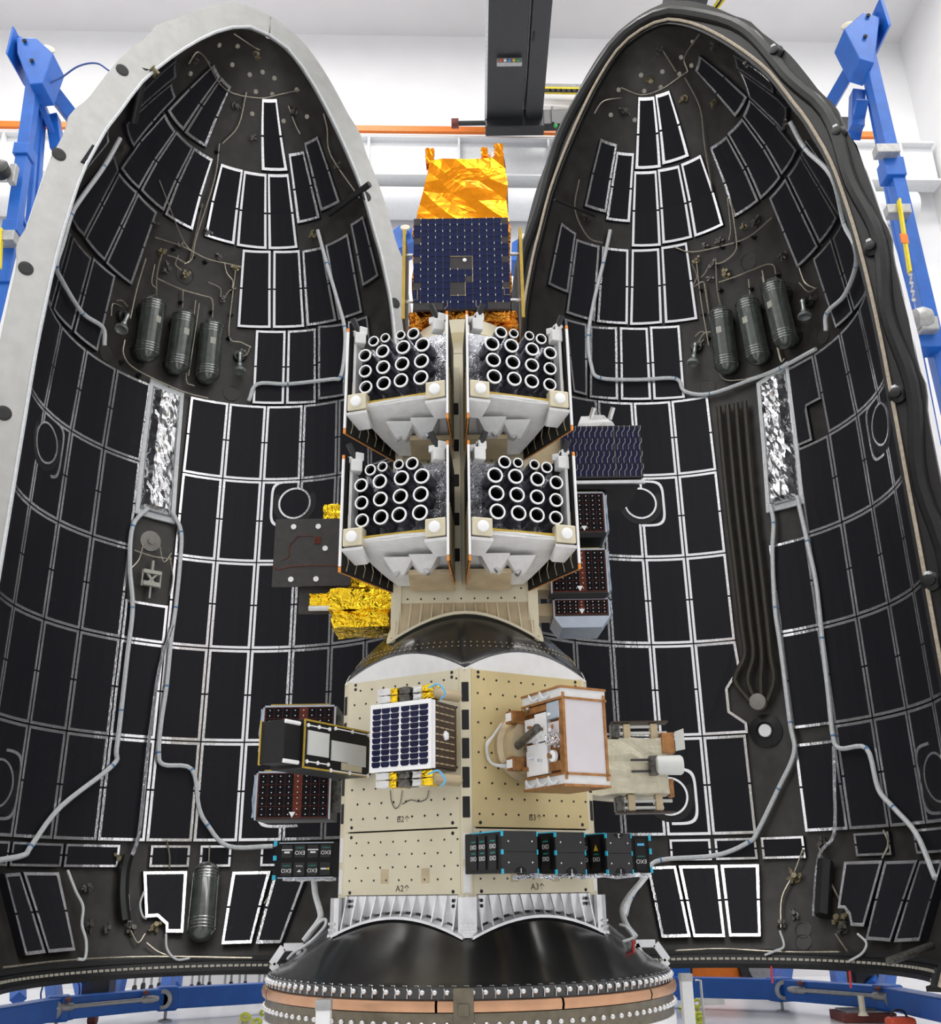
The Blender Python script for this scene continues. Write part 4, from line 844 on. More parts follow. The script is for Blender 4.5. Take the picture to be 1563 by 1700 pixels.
# ---- the four tube satellites
XM = -0.077
Pi, Po = Vector((-0.16, 6.0, 0)), Vector((-0.83, 6.2, 0))
FT = (Pi - Po).normalized(); FN = Vector((FT.y, -FT.x, 0))      # FN points out to the viewer's side
if FN.y > 0: FN = -FN
ringpx = [(338, 870, 80), (548, 825, 87), (752, 790, 88), (985, 757, 90), (332, 682, 80), (542, 635, 86), (765, 595, 88), (993, 562, 90), (327, 497, 80), (536, 447, 84), (777, 400, 88), (1005, 370, 90), (430, 330, 66), (566, 290, 58), (748, 258, 58), (897, 240, 74)]
RING = []
for x, y, r in ringpx:
    p = on_plane(560 + x / 7.083, 520 + y / 7.083, Po + Vector((0, 0, 0)), FN); RING.append((p, r / 7.083 / 1638.3 * 6.85))
def tubesat(mir, dz, label):
    def T(p): p = Vector(p); return Vector(((2 * XM - p.x) if mir else p.x, p.y, p.z + dz))
    def Tz(x, y, z): return T((x, y, z + H))
    base = Tz(-0.33, 6.69, 3.2)
    o = thing('tube_satellite', label, 'satellite', base, group='tube satellites on the square tower')
    zb, zt = 3.12, 3.72
    back = 0.21
    fo = lambda s_, d, z: T(Po + FT * s_ - FN * d + Vector((0, 0, z + H)))   # along the front
    W = (Pi - Po).length
    # body behind the tubes
    A0, A1 = Po + FT * .03 - FN * back, Po + FT * (W - .03) - FN * (back - .06)
    Bo, Bi = Vector((-0.52, 6.67, 0)), Vector((-0.13, 6.67, 0))
    hz = lambda L, z: [T(p + Vector((0, 0, z + H))) for p in L]
    m = MB(); m.hexa(hz([A0, A1, Bi, Bo], zb) + hz([A0, A1, Bi, Bo], zt)); m = crumple(m, 0.006, 7, 4); m.build('body', 'silver_foil_fine', o)
    # white underside, sloping down towards the tower
    F0, F1 = Po + FT * .02, Po + FT * (W - .02)
    m = MB(); m.hexa(hz([F0 + Vector((0, 0, .05)), F1 + Vector((0, 0, .05)), Bi + Vector((0, 0, -.10)), Bo + Vector((0, 0, -.10))], 3.09) + hz([F0 + Vector((0, 0, .03)), F1 + Vector((0, 0, .03)), Bi, Bo], 3.14)); m = crumple(m, 0.005, 4, 12); m.build('underside', 'sat_white', o, label='matt white underside tray')
    m = MB(); m.hexa(hz([F0 - FN * .01, F1 - FN * .01, F1 - FN * .03, F0 - FN * .03], 3.155) + hz([F0 - FN * .01, F1 - FN * .01, F1 - FN * .03, F0 - FN * .03], 3.19)); m.build('edge_strip', 'kapton_yellow', o)
    # folded corner boxes with round white caps
    for s_ in (0.055, W - .065):
        m = MB(); m.hexa([fo(s_ - .07, .05, 3.12), fo(s_ + .07, .05, 3.12), fo(s_ + .07, -.03, 3.12), fo(s_ - .07, -.03, 3.12), fo(s_ - .07, .05, 3.245), fo(s_ + .07, .05, 3.245), fo(s_ + .07, -.03, 3.245), fo(s_ - .07, -.03, 3.245)]); cb = m.build('corner_box', 'plate_pale', o, bevel=0.008)
        n2 = FN.copy(); n2.x = -n2.x if mir else n2.x
        MB().lathe(fo(s_, -.03, 3.18), n2, [(0.038, 0), (0.038, 0.02), (0.030, 0.024)], 20).build('round_cap', 'rim_white', cb, smooth=True)
        m = MB(); m.hexa([fo(s_ - .075, -.02, 3.09), fo(s_ + .075, -.02, 3.09), fo(s_ + .05, .12, 3.03), fo(s_ - .05, .12, 3.03), fo(s_ - .075, -.02, 3.11), fo(s_ + .075, -.02, 3.11), fo(s_ + .05, .16, 3.06), fo(s_ - .05, .16, 3.06)]); m.build('corner_gusset', 'sat_white', o)
    # thruster hoods and tan plate under the tray
    for s_ in (W * .42, W * .68):
        c = fo(s_, .22, 3.06); m = MB(); m.hexa([c + Vector((i * .10, -.10 + j, 0.0)) for i, j in ((-1, 0), (1, 0), (1, .24), (-1, .24))] + [c + Vector((i * .03, .03 + j, .0 - .085)) for i, j in ((-1, .0), (1, .0), (1, .05), (-1, .05))]); m.build('thruster_hood', 'sat_white', o)
        d = Vector((0.35 * (1 if s_ > W * .5 else -1), -.3, -.6)).normalized(); MB().cyl(c + Vector((0, 0.02, -.06)), c + Vector((0, .02, -.06)) + d * .06, .016, 12).build('nozzle', 'bolt_steel', o, smooth=True)
    m = MB(); c = T((-0.27, 6.50, 2.985 + H)); m.hexa([c + Vector((i * .155, j * .13, -.025 - .02 * j)) for i, j in ((-1, -1), (1, -1), (1, 1), (-1, 1))] + [c + Vector((i * .155, j * .13, .03)) for i, j in ((-1, -1), (1, -1), (1, 1), (-1, 1))]); m.build('separation_plate', 'plate_tan', o)
    # tubes
    n2 = FN.copy(); n2.x = -n2.x if mir else n2.x
    for p, r in RING:
        q = T(p)
        m = MB().lathe(q, -n2, [(r, 0.004), (r, 0.22), (r * .9, 0.23)], 22); m.f.pop(-2)
        tb = m.build('antenna_tube', 'tube_foil', o, smooth=True)
        m = MB(); m.tube2([q - n2 * .006, q + n2 * .006, q + n2 * .006, q - n2 * .02], [r * 1.02, r * 1.02, r * .80, r * .80], n2, 26); m.f = m.f[:-2]
        m.build('tube_rim', 'rim_white', tb, smooth=True)
        m = MB(); m.tube2([q + n2 * .004, q - n2 * .20], [r * .80, r * .80], n2, 26); m.f.pop(-2); m.build('tube_bore', 'hole_black', tb)
    # silver side walls and top hinges
    for s_, nm in ((0.0, 'side_wall'),):
        m = MB(); m.hexa([fo(s_, 0.02, 3.2), fo(s_ + .02, 0.02, 3.2), fo(s_ + .02, back, 3.2), fo(s_, back, 3.2), fo(s_, 0.02, 3.68), fo(s_ + .02, 0.02, 3.68), fo(s_ + .02, back, 3.68), fo(s_, back, 3.68)]); m.build(nm, 'sat_white', o)
    for s_ in (0.03, W - .07):
        m = MB(); c = fo(s_, .05, 3.72); m.box(c, (.08, .08, .09), .3); m.box(c + Vector((.02, 0, .07)), (.06, .05, .06), .5); m.box(c + Vector((-.03, .02, .05)), (.05, .07, .05), -.4); hg = m.build('hinge_block', 'sat_white', o, bevel=0.006)
        MB().cyl(c + Vector((.0, 0, .05)), c + Vector((-.05 if not mir else .05, -.03, .16)), .022, 10).build('snubber', 'black_plastic', hg, smooth=True)
    # two side wings seen nearly edge-on
    for (fr, bk, zt2) in ((Vector((-0.862, 6.19, 0)), Vector((-0.555, 6.68, 0)), 3.785), (Vector((-0.146, 5.98, 0)), Vector((-0.118, 6.50, 0)), 3.785)):
        d = (bk - fr).normalized(); s2 = Vector((d.y, -d.x, 0)) * .006
        z0 = 2.95 if dz == 0 else 2.945
        m = MB(); m.hexa(hz([fr - s2, fr + s2, bk + s2, bk - s2], z0) + hz([fr - s2, fr + s2, bk + s2, bk - s2], zt2)); w = m.build('solar_wing', 'wing_back', o)
        m = MB(); e = d * .012; s3 = s2 * 1.3; m.hexa(hz([fr - e - s3, fr - e + s3, fr + s3, fr - s3], z0 + .04) + hz([fr - e - s3, fr - e + s3, fr + s3, fr - s3], zt2 - .03)); m.build('wing_edge', 'rim_white', w)
        for za, zb2 in ((z0, z0 + .035), (zt2 - .03, zt2)): MB().hexa(hz([fr - e - s3, fr - e + s3, fr + s3, fr - s3], za) + hz([fr - e - s3, fr - e + s3, fr + s3, fr - s3], zb2)).build('wing_tip', 'tip_orange', w)
        MB().hexa(hz([fr - s2, fr + s2, bk + s2, bk - s2], z0 - .003) + hz([fr - s2, fr + s2, bk + s2, bk - s2], z0)).build('wing_hem', 'hem_orange', w)
        m = MB(); Lw = (bk - fr).length
        for k in range(6):
            f = fr + d * (Lw * (k + .6) / 6.4)
            for s4 in (1, -1): m.tube([T(f + s2 * 1.15 * s4 + Vector((0, 0, z0 + .02 + H))), T(f + d * .02 + s2 * 1.15 * s4 + Vector((0, 0, z0 + .09 + H))), T(f + s2 * 1.15 * s4 + Vector((0, 0, z0 + .14 + H))), T(f + s2 * 1.15 * s4 + Vector((0, 0, z0 + .42 + H)))], .0035, 4)
        m.build('wing_trace', 'trace_gold', w)
    return o
tubesat(False, 0.0, 'silver satellite full of white-rimmed tubes, upper left on the square tower')
tubesat(True, 0.0, 'silver satellite full of white-rimmed tubes, upper right on the square tower')
tubesat(False, -1.0, 'silver satellite full of white-rimmed tubes, lower left above the gold foil')
tubesat(True, -1.0, 'silver satellite full of white-rimmed tubes, lower right beside stacked dark satellites')

# ---- big orange satellite on top of the square tower
X, Y0 = Vector((1, 0, 0)), 6.80
def wbox(x0, x1, y0, y1, z0, z1): return MB().hexa([(x0, y0, z0 + H), (x1, y0, z0 + H), (x1, y1, z0 + H), (x0, y1, z0 + H), (x0, y0, z1 + H), (x1, y0, z1 + H), (x1, y1, z1 + H), (x0, y1, z1 + H)])
og = thing('orange_satellite', 'big satellite wrapped in orange foil with blue solar panel, topmost on stack', 'satellite', (HX.x, HX.y, 4.24 + H))
crumple(wbox(-0.44, 0.35, 6.86, 7.5, 4.25, 5.19), 0.018, 8, 2).build('body', 'orange_foil_dark', og)
m = MB(); m.hexa([(-0.415, 6.85, 5.19 + H), (0.345, 6.85, 5.19 + H), (0.345, 7.45, 5.19 + H), (-0.44, 7.45, 5.19 + H), (-0.315, 6.88, 5.86 + H), (0.335, 6.88, 5.92 + H), (0.335, 7.4, 5.92 + H), (-0.33, 7.4, 5.86 + H)])
crumple(m, 0.016, 5, 9).build('foil_hood', 'orange_foil', og, label='bright orange foil hood')
for (x0, x1, z0, z1) in ((-0.345, -0.275, 5.86, 6.02), (0.14, 0.19, 5.93, 6.02), (0.255, 0.325, 5.92, 6.06)): crumple(wbox(x0, x1, 6.9, 6.98, z0, z1), 0.008, 3, 5).build('foil_horn', 'orange_foil', og)
crumple(wbox(0.19, 0.255, 6.93, 6.97, 5.93, 5.98), 0.006, 2, 6).build('sensor', 'silver_foil_fine', og)
crumple(wbox(-0.47, 0.40, 6.90, 7.4, 4.24, 4.36), 0.02, 5, 3).build('foil_skirt', 'orange_foil_dark', og)
bd = wbox(-0.438, 0.345, 6.80, 6.83, 4.325, 5.205).build('solar_panel', 'board_gray', og, label='blue solar panel facing out')
cw, ch = 0.0555, 0.0605
ce = MB().box((0, 0, 0), (cw - .004, .004, ch - .004)).mesh('solar_cell', 'cell_blue')
for i in range(13):
    for j in range(14):
        if j in (0,) and (i < 4 or i > 9): continue
        if j == 13 and i in (0, 12): continue
        if (5 <= i <= 7 and j in (6, 7)) or (5 <= i <= 6 and j in (2, 3)) or (i == 7 and j in (4,)): continue
        if i in (0, 12) and j in (3, 7, 10): continue
        inst('solar_cell', ce, bd, Matrix.Translation(Vector((-0.409 + i * 0.0604, 6.798, 4.362 + j * 0.0622 + H)) - ORG[bd]))
tr = MB()
for (pts) in ([(5, 8), (8, 8), (8, 4)], [(5, 2), (7, 2), (7, 4)], [(0, 3), (.6, 3), (.6, 1.4), (0, 1.4)], [(12.9, 3), (12.2, 3), (12.2, 2), (12.9, 2)], [(4.6, 1.2), (4.6, .4), (4.2, 0)], [(8.4, 1.2), (8.4, .4), (8.8, 0)]):
    tr.tube([Vector((-0.44 + a * 0.0604, 6.797, 4.33 + b * 0.0622 + H)) for a, b in pts], 0.0035, 4)
tr.build('cell_trace', 'trace_gold', bd, kind='stuff')
tk = MB()
for i in range(1, 13):
    for j in range(14):
        if not (4 <= i <= 8 and j in (2, 3, 6, 7)) and (i * 5 + j * 3) % 7 > 1: tk.box((-0.4392 + i * 0.0604, 6.7955, 4.362 + j * 0.0622 + .031 + H), (.006, .002, .016)); 
tk.build('cell_tick', 'patch_pale', bd, kind='stuff')
MB().lathe((-0.02, 6.80, 4.79 + H), (0, -1, 0), [(0.016, 0), (0.016, 0.008), (0.008, 0.01)], 14).build('screw', 'rim_white', bd)
for x0 in (-0.53, 0.437):
    sp_ = wbox(x0, x0 + 0.02, 6.86, 7.30, 4.28, 5.14).build('side_panel', 'board_brown', og); wbox(x0 - .003, x0 + 0.023, 6.848, 6.862, 4.28, 5.14).build('panel_edge', 'kapton_yellow', sp_)
    s_ = 1 if x0 < 0 else -1
    for z in (4.5, 4.95): MB().cyl((x0 + .01, 6.95, z + H), (x0 + .01 + s_ * .10, 6.95, z + H), .014, 8).build('hinge_pin', 'bolt_steel', og)
for x in (-.25, .10): MB().box((x, 6.83, 4.29 + H), (.05, .03, .09)).build('latch', 'valve_metal', og, bevel=.005)

# ---- side satellites on the square tower
def rect(u0, v0, u1, v1, Y):               # x0,x1,z0,z1 (z over eye level) of a face seen between two corners
    a, b = at(u0, v0, Y), at(u1, v1, Y); return a.x, b.x, b.z - H, a.z - H
x0, x1, z0, z1 = rect(458, 862, 582, 972, 6.95)
gs = thing('gold_foil_satellite', 'satellite in yellow gold foil with dark square plate, left of the square tower', 'satellite', (-0.55, 7.1, z0 + H - .3))
pl = wbox(x0, x1, 6.95, 6.97, z0, z1).build('square_plate', 'board_dark', gs, label='dark circuit-board plate')
for (fx, fz) in ((.24, .88), (.56, .88), (.24, .10), (.56, .10), (.66, .55)):
    MB().lathe((x0 + (x1 - x0) * fx + .1 * 0, 6.95, z0 + (z1 - z0) * fz + H), (0, -1, 0), [(0.020, 0), (0.020, 0.006), (0.010, 0.007), (0.009, 0.003)], 16).build('washer', 'rim_white', pl)
for (fx, fz, wx, wz) in ((.52, .62, .045, .055), (.82, .40, .05, .055)): wbox(x0 + (x1 - x0) * fx, x0 + (x1 - x0) * fx + wx, 6.946, 6.95, z0 + (z1 - z0) * fz, z0 + (z1 - z0) * fz + wz).build('chip', 'board_red', pl)
m = MB(); m.tube([Vector((x0 + (x1 - x0) * a, 6.948, z0 + (z1 - z0) * b + H)) for a, b in ((.0, .30), (.06, .24), (.25, .29), (.5, .30), (.95, .29))], .004, 5); m.tube([Vector((x0 + (x1 - x0) * a, 6.948, z0 + (z1 - z0) * b + H)) for a, b in ((.1, .38), (.2, .42), (.2, .6), (.3, .74), (.5, .74))], .003, 5); m.build('red_wire', 'board_red', pl, kind='stuff')
a0_, a1_, b0_, b1_ = rect(498, 960, 560, 1018, 7.02); wbox(a0_, a1_, 7.02, 7.04, b0_, b1_).build('square_plate', 'board_dark', gs)
for (u0, v0, u1, v1, y0, y1, sd, am) in ((548, 978, 650, 1010, 6.86, 7.25, 1, .010), (552, 1014, 645, 1040, 6.9, 7.25, 2, .009), (538, 838, 572, 866, 7.0, 7.2, 3, .008), (515, 985, 552, 1005, 6.93, 7.1, 4, .008), (580, 870, 640, 975, 7.0, 7.5, 5, .012)):
    r = rect(u0, v0, u1, v1, y0); crumple(wbox(r[0], r[1], y0, y1, r[2], r[3]), am, 5, sd).build('foil_block', 'gold_foil', gs)
r = rect(513, 1004, 548, 1012, 6.9); MB().cyl((r[0], 6.9, r[2] + H + .01), (r[1] + .05, 6.9, r[2] + H + .01), .018, 10).build('pale_nozzle', 'sat_white', gs, smooth=True)

def cellgrid(parent, r, Y, nx, nz, mat, gap=.004, skip=()):
    w, h = (r[1] - r[0]) / nx, (r[3] - r[2]) / nz
    me = MB().box((0, 0, 0), (w - gap, .003, h - gap)).mesh('solar_cell', mat)
    for i in range(nx):
        for j in range(nz):
            if (i, j) in skip: continue
            inst('solar_cell', me, parent, Matrix.Translation(Vector((r[0] + w * (i + .5), Y - .001, r[2] + h * (j + .5) + H)) - ORG[parent]))
def dots(parent, r, Y, nx, nz, mat='bolt_steel'):
    m = MB()
    for i in range(nx):
        for j in range(nz): m.box((r[0] + (r[1] - r[0]) * (i + .5) / nx, Y - .003, r[2] + (r[3] - r[2]) * (j + .5) / nz + H), (.007, .003, .007))
    m.build('cell_tab', mat, parent, kind='stuff')
# blue-panel satellite on the right of the tower
r = rect(930, 708, 1069, 792, 6.92)
bs = thing('blue_panel_satellite', 'satellite with white hood and wide blue solar panel, right of the square tower', 'satellite', (r[0], 7.1, r[2] + H - .2))
p_ = wbox(r[0], r[1], 6.92, 6.95, r[2], r[3]).build('solar_panel', 'board_gray', bs)
rr = (r[0] + .01, r[0] + (r[1] - r[0]) * .66, r[2] + .01, r[3] - .01); cellgrid(p_, rr, 6.92, 9, 4, 'cell_navy', .005)
rr2 = (r[0] + (r[1] - r[0]) * .68, r[1] - .01, r[2] + .01, r[3] - .01); cellgrid(p_, rr2, 6.92, 5, 4, 'cell_navy', .005)
m = MB()
for i in range(15):
    x = r[0] + .015 + i * (r[1] - r[0] - .03) / 14
    for k in range(4):
        z = r[2] + (r[3] - r[2]) * (k + .1) / 4; dz_ = (r[3] - r[2]) / 4
        m.tube([Vector((x, 6.916, z + H)), Vector((x, 6.916, z + dz_ * .35 + H)), Vector((x + .02, 6.916, z + dz_ * .6 + H)), Vector((x + .02, 6.916, z + dz_ * .9 + H))], .0013, 4)
m.build('cell_trace', 'patch_pale', p_, kind='stuff')
h_ = rect(955, 692, 1018, 716, 7.0)
m = MB(); m.hexa([(h_[0], 6.96, r[3] + H - .02), (h_[1] + .05, 6.96, r[3] + H - .02), (h_[1] + .05, 7.35, r[3] + H - .02), (h_[0], 7.35, r[3] + H - .02), (h_[0] + .05, 6.98, h_[3] + H), (h_[1] - .06, 6.98, h_[3] + H), (h_[1] - .06, 7.3, h_[3] + H), (h_[0] + .05, 7.3, h_[3] + H)]); crumple(m, .006, 3, 8).build('white_hood', 'sat_white', bs)
for x in (h_[0] + .12, h_[1] - .02): MB().cyl((x, 7.0, h_[3] + H - .03), (x + .03, 6.97, h_[3] + H + .06), .02, 12).build('nozzle', 'bolt_steel', bs, smooth=True)
m = MB(); m.hexa([(r[0] + .1, 6.95, r[2] + H - .075), (r[1] - .10, 6.95, r[2] + H - .09), (r[1] - .10, 7.4, r[2] + H - .09), (r[0] + .1, 7.4, r[2] + H - .075), (r[0] + .1, 6.95, r[2] + H), (r[1] - .01, 6.95, r[2] + H), (r[1] - .01, 7.4, r[2] + H), (r[0] + .1, 7.4, r[2] + H)]); m.build('black_tub', 'box_black', bs)
wbox(r[0] + .02, r[1] + .01, 6.925, 6.95, r[2] - .045, r[2] - .02).build('edge_rail', 'skirt_silver', bs)
wbox(-.05 + SW, r[0] + .12, 7.0, 7.35, r[2] + .02, r[3] - .02).build('tower_mount', 'plate_tan', bs)
def dark_sat(name, label, u0, v0, u1, v1, Y, depth, nx, nz, side=1, redx=.5, group=None, skirt=0.0, cat='satellite', tray=.03):
    r = rect(u0, v0, u1, v1, Y)
    o = thing(name, label, cat, ((r[0] + r[1]) / 2, Y + depth / 2, r[2] + H), group=group)
    b = wbox(r[0], r[1], Y, Y + depth, r[2], r[3]).build('body', 'board_dark', o)
    f = wbox(r[0] + .012, r[1] - .012, Y - .006, Y, r[2] + .012, r[3] - .012).build('solar_panel', 'board_red', o)
    skip = [(int(nx * redx), j) for j in range(nz)] if redx else []
    cellgrid(f, (r[0] + .02, r[1] - .02, r[2] + .016, r[3] - .016), Y - .006, nx, nz, 'cell_black', .004, skip); dots(f, (r[0] + .02, r[1] - .02, r[2] + .016, r[3] - .016), Y - .008, nx, nz * 2)
    for (a, c, d, e) in ((r[0], r[0] + .012, r[2], r[3]), (r[1] - .012, r[1], r[2], r[3])): wbox(a, c, Y - .010, Y, d, e).build('edge_frame', 'radiator_blue', o)
    wbox(r[0], r[1], Y - .010, Y, r[3] - .012, r[3]).build('edge_frame', 'radiator_blue', o); wbox(r[0] + .05, r[1] - .05, Y + .01, Y + .03, r[3], r[3] + .012).build('yellow_strip', 'kapton_yellow', o)
    sx = r[1] if side > 0 else r[0] - .02
    crumple(wbox(sx, sx + .02, Y + .01, Y + depth - .02, r[2] + .02, r[3] - .02), .006, 4, 3).build('side_blanket', 'radiator_blue', o)
    if skirt:
        m = MB(); m.hexa([(r[0] + skirt, Y + .02, r[2] - tray + H), (r[1] - skirt, Y + .02, r[2] - tray + H), (r[1] - skirt, Y + depth, r[2] - tray + H), (r[0] + skirt, Y + depth, r[2] - tray + H), (r[0], Y, r[2] + H), (r[1], Y, r[2] + H), (r[1], Y + depth, r[2] + H), (r[0], Y + depth, r[2] + H)]); m.build('lower_tray', 'box_black' if skirt < .05 else 'radiator_blue', o)
    mid = r[0] + (r[1] - r[0]) * (redx or .5); m = MB().prism([(mid - .022, Y - .012, r[2] + .05 + H), (mid + .022, Y - .012, r[2] + .05 + H), (mid, Y - .012, r[2] + .012 + H)], (0, -.004, 0)); m.build('triangle_badge', 'rim_white', o)
    return o, r
g_ = 'dark solar box satellites'
o, r = dark_sat('dark_solar_satellite', 'uppermost of three dark solar boxes right of the tower, under the blue panel', 930, 818, 1008, 884, 6.98, .40, 6, 4, 1, 0, g_, .03)
wbox(-.05 + SW, r[0], 7.05, 7.3, r[2] + .05, r[3] - .05).build('tower_mount', 'plate_tan', o)
o, r = dark_sat('dark_solar_satellite', 'middle of three dark solar boxes right of the tower, red strip at centre', 912, 912, 1012, 984, 6.98, .40, 8, 4, 1, .5, g_, .03)
wbox(-.05 + SW, r[0], 7.05, 7.3, r[2] + .05, r[3] - .05).build('tower_mount', 'plate_tan', o)
o, r = dark_sat('dark_solar_satellite', 'lowest of three dark solar boxes right of the tower, with silver tray below', 918, 994, 1014, 1022, 7.04, .38, 9, 2, 1, .5, g_, .06, tray=.08)
wbox(-.05 + SW, r[0], 7.1, 7.3, r[2] + .02, r[3] - .02).build('tower_mount', 'plate_tan', o)
# ---- satellites on the hexagonal ring
o, r = dark_sat('dark_solar_satellite', 'upper dark solar box with red strip, far left of the hexagonal ring', 438, 1172, 556, 1250, 7.05, .36, 8, 4, -1, .5, g_)
wbox(r[1], HX.x - HA - .004, 7.12, 7.3, r[2] + .06, r[3] - .06).build('ring_mount', 'valve_metal', o)
o, r = dark_sat('dark_solar_satellite', 'lower dark solar box with red strip, left of hexagonal ring above logo pod', 427, 1281, 548, 1360, 7.05, .36, 8, 4, -1, .5, g_)
wbox(r[1], HX.x - HA - .004, 7.12, 7.3, r[2] + .06, r[3] - .06).build('ring_mount', 'valve_metal', o)
# black box with pale patches, standing off the left front plate
XB = -0.20
def side_px(u, v): p = on_plane(u, v, hp(TH2, XB, 0, 0), tng(TH2)) - HX; return p.dot(nrm(TH2)) - HA, p.z
d1, zt = side_px(506, 1196); d0, zb = side_px(612, 1288); zt2 = side_px(612, 1212)[1]; zb2 = side_px(506, 1278)[1]
zt = (zt + zt2) / 2; zb = (zb + zb2) / 2
bb = thing('black_box_satellite', 'black box satellite with pale square patches and yellow edges, on left front plate', 'satellite', hp(TH2, XB - .12, .02, zb))
hbox(MB(), TH2, XB - .24, XB, d0 + .0, d1, zb, zt).build('body', 'box_black', bb, bevel=.004)
for fa, fb, ga, gb in ((.05, .36, .28, .78), (.40, .66, .24, .66), (.66, .94, .20, .66)):
    a, b = d1 + (d0 - d1) * fa, d1 + (d0 - d1) * fb; hbox(MB(), TH2, XB, XB + .006, b, a, zb + (zt - zb) * ga, zb + (zt - zb) * gb).build('pale_patch', 'patch_pale', bb)
a, b = d1 + (d0 - d1) * .56, d1 + (d0 - d1) * .88; hbox(MB(), TH2, XB, XB + .005, b, a, zb + .02, zb + .065).build('name_plate', 'plate_pale', bb)
for z in (zb, zt - .01): hbox(MB(), TH2, XB - .004, XB + .006, d0, d1, z, z + .01).build('yellow_edge', 'kapton_yellow', bb)
hbox(MB(), TH2, XB - .002, XB + .006, d1 - .008, d1 + .002, zb, zt).build('yellow_edge', 'kapton_yellow', bb)
for fa, fb, g in ((.05, .36, .88), (.05, .36, .14), (.45, .98, .92), (.40, .98, .03)):
    a, b = d1 + (d0 - d1) * fa, d1 + (d0 - d1) * fb; m = MB(); z = zb + (zt - zb) * g
    m.tube([hp(TH2, XB + .004, a, z), hp(TH2, XB + .004, b, z)], .004, 6)
    for k in range(3): m.lathe(hp(TH2, XB, a + (b - a) * k / 2, z), tng(TH2), [(.012, 0), (.012, .008), (.004, .01)], 8)
    m.build('bus_strip', 'rim_white', bb)
hbox(MB(), TH2, XB - .20, XB - .02, d1, d1 + .15, zb + .02, zt - .02).build('front_module', 'box_black', bb, bevel=.004)
for z in (zb + .03, zt - .03): m = MB(); m.tube([hp(TH2, XB - .02, d1 + .02, z), hp(TH2, XB - .02, d1 + .15, z)], .012, 8); m.build('white_rail', 'rim_white', bb)
hbox(MB(), TH2, XB - .206, XB - .196, d1 + .14, d1 + .156, zb + .015, zt - .015).build('yellow_edge', 'kapton_yellow', bb)
hbox(MB(), TH2, XB - .18, XB - .04, 0.006, d0, zb + .04, zt - .04).build('ring_mount', 'valve_metal', bb)
# white-framed solar satellite on the left front plate
DF = 0.40
xa, zt = hpx(TH2, 617, 1172, DF); xb, zb = hpx(TH2, 713, 1274, DF)
ss = thing('solar_cube_satellite', 'cube satellite with white-gridded solar face, centre of the left front plate', 'satellite', hp(TH2, (xa + xb) / 2, 0.006, zb))
hbox(MB(), TH2, xa, xb, .10, DF - .02, zb, zt).build('body', 'board_brown', ss)
fb_ = hbox(MB(), TH2, xa - .006, xb + .006, DF - .02, DF, zb - .004, zt + .004).build('solar_face', 'rim_white', ss)
w, h = (xb - xa) / 6.4, (zt - zb) / 11.2
for i in range(6):
    for j in range(10):
        x = xa + w * (i + .2) + (w * .15 if i > 2 else 0); z = zb + h * (j + .6)
        cc = w * .16; L = [(x + cc, z), (x + w * .92 - cc, z), (x + w * .92, z + cc), (x + w * .92, z + h * .9), (x, z + h * .9), (x, z + cc)]
        MB().prism([hp(TH2, a, DF, b) for a, b in L], nrm(TH2) * .003).build('solar_cell', 'cell_navy', fb_)
sf = hbox(MB(), TH2, xb, xb + .012, .11, DF - .05, zb + .01, zt - .01).build('side_panel', 'board_brown', ss)
m = MB()
for i in range(9):
    for j in range(4): d = .14 + j * .058; z = zb + .03 + i * (zt - zb - .06) / 8; m.tube([hp(TH2, xb + .013, d, z), hp(TH2, xb + .013, d + .045, z)], .004, 4)
m.build('cell_bar', 'plate_tan', sf, kind='stuff')
MB().lathe(hp(TH2, xb + .012, .24, (zb + zt) / 2), tng(TH2), [(.03, 0), (.03, .01), (.012, .015)], 5).build('badge', 'rim_white', ss)
hbox(MB(), TH2, xb + .001, xb + .014, DF - .045, DF - .022, zb, zt).build('white_post', 'rim_white', ss)
for zz_, nm in ((zt + .012, 'top'), (zb - .095, 'bottom')):
    for k, (fa, fb2, mt) in enumerate(((.08, .30, 'sat_white'), (.24, .42, 'gold_foil'), (.44, .62, 'valve_metal'), (.66, .80, 'sat_white'), (.76, .98, 'gold_foil'))):
        a, b = xa + (xb - xa) * fa, xa + (xb - xa) * fb2
        for q_ in (0, .046): crumple(hbox(MB(), TH2, a, b, DF - .14, DF - .01 - .01 * k % 2, zz_ + q_ + .002, zz_ + q_ + .04), .004, 2, k).build('drive_block', mt, ss)
    MB().cyl(hp(TH2, xb - .02, DF - .06, zz_ + .04), hp(TH2, xb + .03, .12, zz_ + .04), .035, 12).build('drive_motor', 'plate_tan', ss, smooth=True)
    m = MB(); a = math.pi; m.tube(catmull([hp(TH2, xb - .02, DF - .02, zz_ + .06), hp(TH2, xb + .05, DF - .02, zz_ + .075), hp(TH2, xb + .085, DF - .04, zz_ + .02), hp(TH2, xb + .04, DF - .06, zz_ - .01)], 5), .006, 6); m.build('blue_wire', 'wire_blue', ss, smooth=True)
MB().lathe(hp(TH2, (xa + xb) / 2, 0.006, (zt + zb) / 2), nrm(TH2), [(.17, 0), (.17, .03), (.14, .05), (.14, .10)], 28).build('separation_ring', 'plate_tan', ss, smooth=True)
wl = MB()
for pts in ([(648, 1312), (650, 1330), (656, 1342), (664, 1335), (668, 1312)], [(668, 1335), (682, 1328), (695, 1331), (708, 1326), (712, 1312)]): wl.tube(catmull([hp(TH2, *(lambda q: (q[0], .012, q[1]))(hpx(TH2, u, v, .012))) for u, v in pts], 4), .003, 4)
wl.build('lock_wire', 'valve_metal', ss, kind='stuff')
